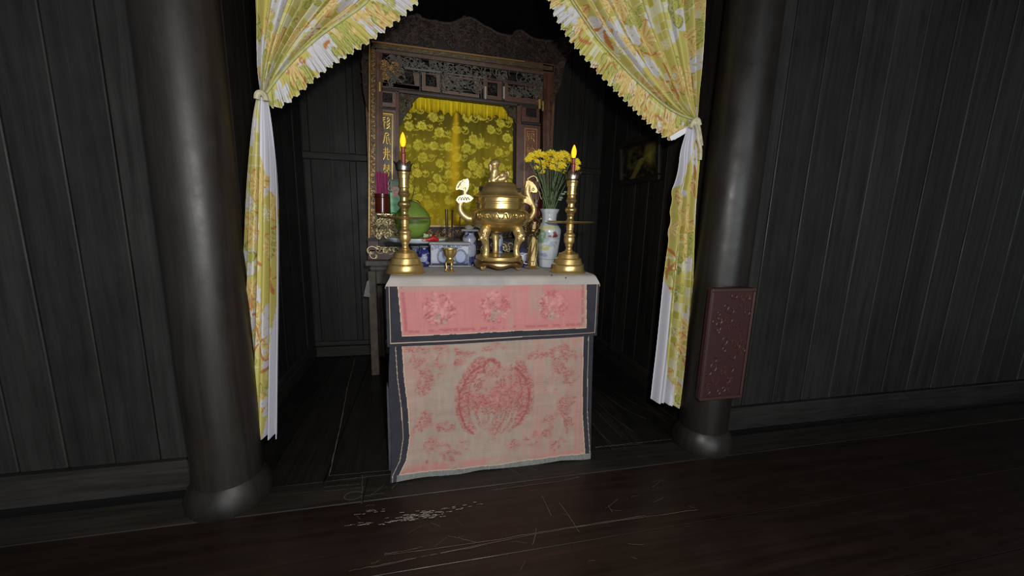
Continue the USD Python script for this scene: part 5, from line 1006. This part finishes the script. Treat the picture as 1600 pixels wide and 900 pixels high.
# ------------------------------------------------------------------ the printed curtains across the front
def fabric_paint(a, b, seed, thr=0):
    """Printed cotton: a, b in metres along and across the cloth."""
    g = np.random.default_rng(seed); sq = .052
    ia, ib = np.floor(a/sq), np.floor(b/sq); h = np.abs(np.sin(ia*127.1+ib*311.7+seed)*43758.5453) % 1.0; h2 = np.abs(np.sin(ia*269.5+ib*183.3+seed)*43758.5453) % 1.0
    pal = np.array([sRGB(196, 186, 106), sRGB(182, 172, 82), sRGB(204, 196, 130), sRGB(208, 204, 174), sRGB(192, 184, 106)])
    patch = (nz(a, b, 2.2, seed+3) > .52); idx = np.minimum((h*5).astype(int), 4); c = np.where(patch[:, None], pal[idx], sRGB(198, 187, 106)[None]*(.93+.1*nz(a, b, 12, seed))[:, None])
    ga, gb = np.abs(a/sq-np.round(a/sq)), np.abs(b/sq-np.round(b/sq)); line = ((np.minimum(ga, gb) < .05) & patch)[:, None]; c = np.where(line, sRGB(214, 208, 160), c)
    a0, a1, b0, b1 = a.min(), a.max(), b.min(), b.max(); N = int((a1-a0)*(b1-b0)/.014)
    N = int(N*(.95+thr)); cs = np.c_[g.uniform(a0, a1, N), g.uniform(b0, b1, N)]; kinds = g.random(N)
    for (x, y), kd in zip(cs, kinds):
        R = g.uniform(.06, .12); sel = (np.abs(a-x) < R*1.2) & (np.abs(b-y) < R*1.2)
        if not sel.any(): continue
        dx, dy = a[sel]-x, b[sel]-y; r = np.hypot(dx, dy)/R; t0 = g.uniform(0, 6.28); th = np.arctan2(dy, dx)+t0; o1 = np.ones((len(r), 1))
        if kd < .22:      # white lily with grey veins
            pn = 6; lim = .40+.55*np.abs(np.cos(th*pn/2))**.8; inside = r < lim; vein = np.abs(np.sin(th*pn/2*3)) < .10; col = sRGB(206, 204, 206)*o1; col = np.where((vein & (r > .15) & (r < lim*.85))[:, None], sRGB(184, 178, 172), col)
            col = np.where((r < .09)[:, None], sRGB(186, 172, 110), col); col = np.where((np.abs(r-lim) < .03)[:, None], sRGB(190, 184, 168), col)
        elif kd < .52:    # orange outlined lily
            pn = 5; lim = .30+.65*np.abs(np.cos(th*pn/2)); inside = r < lim; rib = np.abs(np.sin(th*pn/2*2)); col = sRGB(210, 186, 120)*o1; col = np.where((rib < .16)[:, None], sRGB(190, 130, 82), col); col = np.where((np.abs(r-lim) < .045)[:, None], sRGB(186, 116, 70), col); col = np.where((rib > .93)[:, None], sRGB(222, 204, 140), col)
        elif kd < .64:    # spidery rust stamens
            pn = 4; lim = .95*np.abs(np.cos(th*pn/2+.4*r))**14+.06; inside = (r < lim) & (r > .1); col = sRGB(186, 124, 76)*o1
        elif kd < .84:    # striped green leaves
            pn = 3; lim = .95*np.abs(np.cos(th*pn/2))**1.3; inside = r < lim; stripe = np.sin(r*30+np.abs(np.sin(th*1.5))*9) > .75; col = np.where(stripe[:, None], sRGB(142, 148, 78), sRGB(186, 182, 104)); col = np.where((np.abs(r-lim) < .045)[:, None], sRGB(128, 134, 66), col)
        else:             # little white sprigs
            lim = .5+.4*np.cos(th*7); inside = (r < lim*.5) & (np.sin(r*40+th*5) > -.2); col = sRGB(220, 218, 220)*o1
        cur = c[sel]; cur[inside] = col[inside]; c[sel] = cur
    return c*.97
CYF = .05
def PT(l, Y=CYF): return np.array([at(px, py, Y) for px, py in l])
def sheet(Lf, Rf, nu, nv, amp, waves, seed, width, length, phase=0., power=1.0, ypull=None):
    """A cloth between two edges; pleats run from top to bottom."""
    Lp, Rp = smoothpoly(Lf, it=3), smoothpoly(Rf, it=3)
    def fn(u, v):
        a, b = poly_at(Lp, v), poly_at(Rp, v); p = a*(1-u)[:, None]+b*u[:, None]; A = amp(v)
        ph = 2*np.pi*waves*u+phase+1.3*np.sin(u*9+seed)
        p[:, 1] += A*np.sin(ph)+.4*A*np.sin(2.3*ph+1.7); d = b-a; d[:, 1] = 0
        p += d*(.012*np.sin(ph*1.0+.8))[:, None]*np.minimum(1, u*8)[:, None]*np.minimum(1, (1-u)*8)[:, None]
        return p
    m, U, V = grid(nu, nv, fn); return m, U, V, fabric_paint(U*width, V*length, seed)
def both(m): return m
def ruffle(inner, outer, n, seed, Y, nu=700, nv=16, flip=1):
    I, O = smoothpoly(inner, it=3), smoothpoly(outer, it=2)
    def fn(u, v):
        a, b = poly_at(I, u), poly_at(O, u); w = 2*np.pi*n*u+1.5*np.sin(u*17); p = a*(1-v)[:, None]+b*v[:, None]; d = (b-a); p[:, 1] += -.004*(1-v)+v*(.008*np.sin(w)+.004*np.sin(2.7*w)); p += d*(v**2*.09*(np.abs(np.sin(w/2+.6))-.6))[:, None]; return p
    m, U, V = grid(nu, nv, fn); w = .11; c = fabric_paint(U*2.2, V*w+seed*.2, seed, 1.6)
    hem = V > .94; c = np.where(hem[:, None], sRGB(212, 206, 170), c); return m, c
def fwd(l, dy): l = np.array(l, float); l[:, 1] += dy; return l
tieR = at(1084, 190, CYF); ZTOP = 2.76
def up_to(p, x): return np.array([x, CYF, ZTOP])
# right curtain
rc = thing('printed_curtain', 'yellow-green floral curtain swept to the right post, its long tail hanging with white lining', 'curtain', (0, 0, 0))
inner = np.vstack([[up_to(0, .20)], PT([(868, -40), (890, 0), (911, 31), (932, 62), (960, 92), (989, 123), (1014, 146), (1038, 167), (1060, 180), (1080, 187)])])
outer_edge = np.vstack([[up_to(0, 1.16)], PT([(1100, -60), (1099, 0), (1097, 60), (1094, 110), (1090, 150), (1089, 187)])])
m, U, V, c = sheet(inner, outer_edge, 330, 300, lambda v: .030*(1-v)**.6+.006, 7.5, 11, 1.55, 1.25, .4)
obj('swag', m, FABRIC, rc, smooth=True, color=c)
hemline = tube(fwd(smoothpoly(inner, it=3), -.012), .006, 6); obj('swag_hem', hemline, plain('hem_green', (.40, .40, .17), .85, var=.15), rc)
ro = np.vstack([[up_to(0, .07)], PT([(848, -30), (860, 12), (882, 52), (910, 87), (942, 122), (975, 156), (1008, 188), (1036, 214), (1050, 220), (1064, 212), (1078, 199)])])
m, c = ruffle(inner, ro, 40, 16, CYF); obj('ruffle', m, FABRIC, rc, color=c, label='gathered frill along the leading edge')
under = np.vstack([PT([(1049, 220), (1060, 215), (1070, 209), (1079, 200)], CYF-.02)]); up2 = PT([(1046, 214), (1060, 205), (1070, 200), (1081, 192)], CYF-.02)
m, U, V = grid(24, 8, lambda u, v: poly_at(under, u)*(1-v)[:, None]+poly_at(up2, u)*v[:, None]); obj('frill_lining', m, LINING, rc, smooth=True)
tl = PT([(1077, 194), (1070, 215), (1064, 238), (1063, 262), (1058, 285), (1052, 299), (1055, 312), (1050, 330), (1053, 345), (1047, 362), (1049, 376), (1045, 400), (1040, 440), (1036, 480), (1030, 540), (1024, 590), (1020, 626)], CYF-.03)
tr = PT([(1090, 190), (1093, 215), (1096, 245), (1093, 290), (1090, 340), (1088, 400), (1086, 460), (1083, 520), (1080, 570), (1075, 615), (1071, 638)], CYF-.03)
m, U, V, c = sheet(tl, tr, 160, 330, lambda v: .006+.020*sst(0, .3, v), 3.5, 14, .55, 1.7, .8)
edge_w = .30+.12*sst(.5, 1, V)-.02; lin = (U < np.interp(V, [0, .05, .10, .155, .2, .23, .48, .58, .70, .81, .90, .95, 1], [.8, .7, .5, .34, .12, -.1, -.1, .11, .16, .22, .34, .46, .6]))
c = np.where(lin[:, None], sRGB(208, 206, 214), c)
obj('tail', m, FABRIC, rc, color=c, label='hanging tail showing white lining along its left edge')
kb = PT([(1079, 200), (1082, 193), (1086, 186), (1091, 187), (1093, 196)], CYF-.05)
obj('tie_band', [tube(smoothpoly(kb, it=2), .012, 8), tube(smoothpoly(PT([(1086, 190), (1090, 205), (1091, 220), (1095, 232), (1094, 250)], CYF-.055), it=2), .009, 7), tube(smoothpoly(PT([(1088, 190), (1092, 200), (1094, 214), (1096, 228)], CYF-.05), it=2), .010, 7)], plain('tie_cloth', (.46, .42, .28), .85, var=.3, bscale=30), rc)
obj('hook', tube(np.array([at(1088, 189, CYF-.02), at(1096, 187, CYF+.0), at(1104, 186, CYF+.03)]), .004, 6), PEWTER, rc)
# left curtain
lcu = thing('printed_curtain', 'yellow-green floral curtain swept to the left post, frilled corner near the shrine crest', 'curtain', (0, 0, 0))
inner = np.vstack([[up_to(0, -.46)], PT([(606, -40), (578, 0), (562, 15), (532, 35), (502, 56), (470, 84), (440, 116), (418, 146)])])
outer_edge = np.vstack([[up_to(0, -1.12)], PT([(395, -60), (398, 0), (400, 60), (402, 110), (408, 148)])])
m, U, V, c = sheet(inner, outer_edge, 300, 260, lambda v: .030*(1-v)**.6+.006, 7, 21, 1.4, 1.2, 2.0); obj('swag', m, FABRIC, lcu, color=c)
obj('swag_hem', tube(fwd(smoothpoly(inner, it=3), -.012), .006, 6), plain('hem_green_left', (.40, .40, .17), .85, var=.15), lcu)
ro = np.vstack([[up_to(0, -.33)], PT([(664, -20), (654, 4), (634, 22), (606, 44), (576, 66), (548, 84), (512, 106), (478, 136), (452, 160), (428, 172), (418, 160)])])
m, c = ruffle(inner, ro, 34, 23, CYF); obj('ruffle', m, FABRIC, lcu, color=c, label='gathered frill along the leading edge')
tl = PT([(402, 150), (396, 180), (392, 230), (388, 300), (384, 400), (380, 500), (376, 600), (372, 690)], CYF-.03); tr = PT([(419, 152), (424, 180), (430, 220), (436, 280), (438, 360), (438, 460), (437, 560), (436, 680)], CYF-.03)
m, U, V, c = sheet(tl, tr, 140, 280, lambda v: .006+.020*sst(0, .3, v), 3.5, 24, .55, 1.7, .3); lin = U > np.interp(V, [0, .15, .25, .3, .7, 1], [.2, .4, .8, .95, .8, .6]); c = np.where(lin[:, None], sRGB(208, 206, 214), c)
obj('tail', m, FABRIC, lcu, color=c, label='hanging tail showing white lining along its right edge')
obj('tie_band', tube(smoothpoly(PT([(416, 158), (415, 150), (408, 144), (402, 146), (401, 155)], CYF-.05), it=2), .012, 8), plain('tie_cloth_left', (.46, .42, .28), .85, var=.3, bscale=30), lcu)
rod = thing('curtain_rod', 'dark wooden rod carrying the floral curtains below the lintel', 'rod', (0, 0, 0)); obj('rod', tube([(-1.2, CYF, ZTOP+.004), (1.2, CYF, ZTOP+.004)], .013, 10), POSTW, rod)
for x in (-1.0, 0.02, 1.0): obj('bracket', box(x-.01, x+.01, CYF-.012, CYF+.012, ZTOP+.012, 2.782), POSTW, rod)
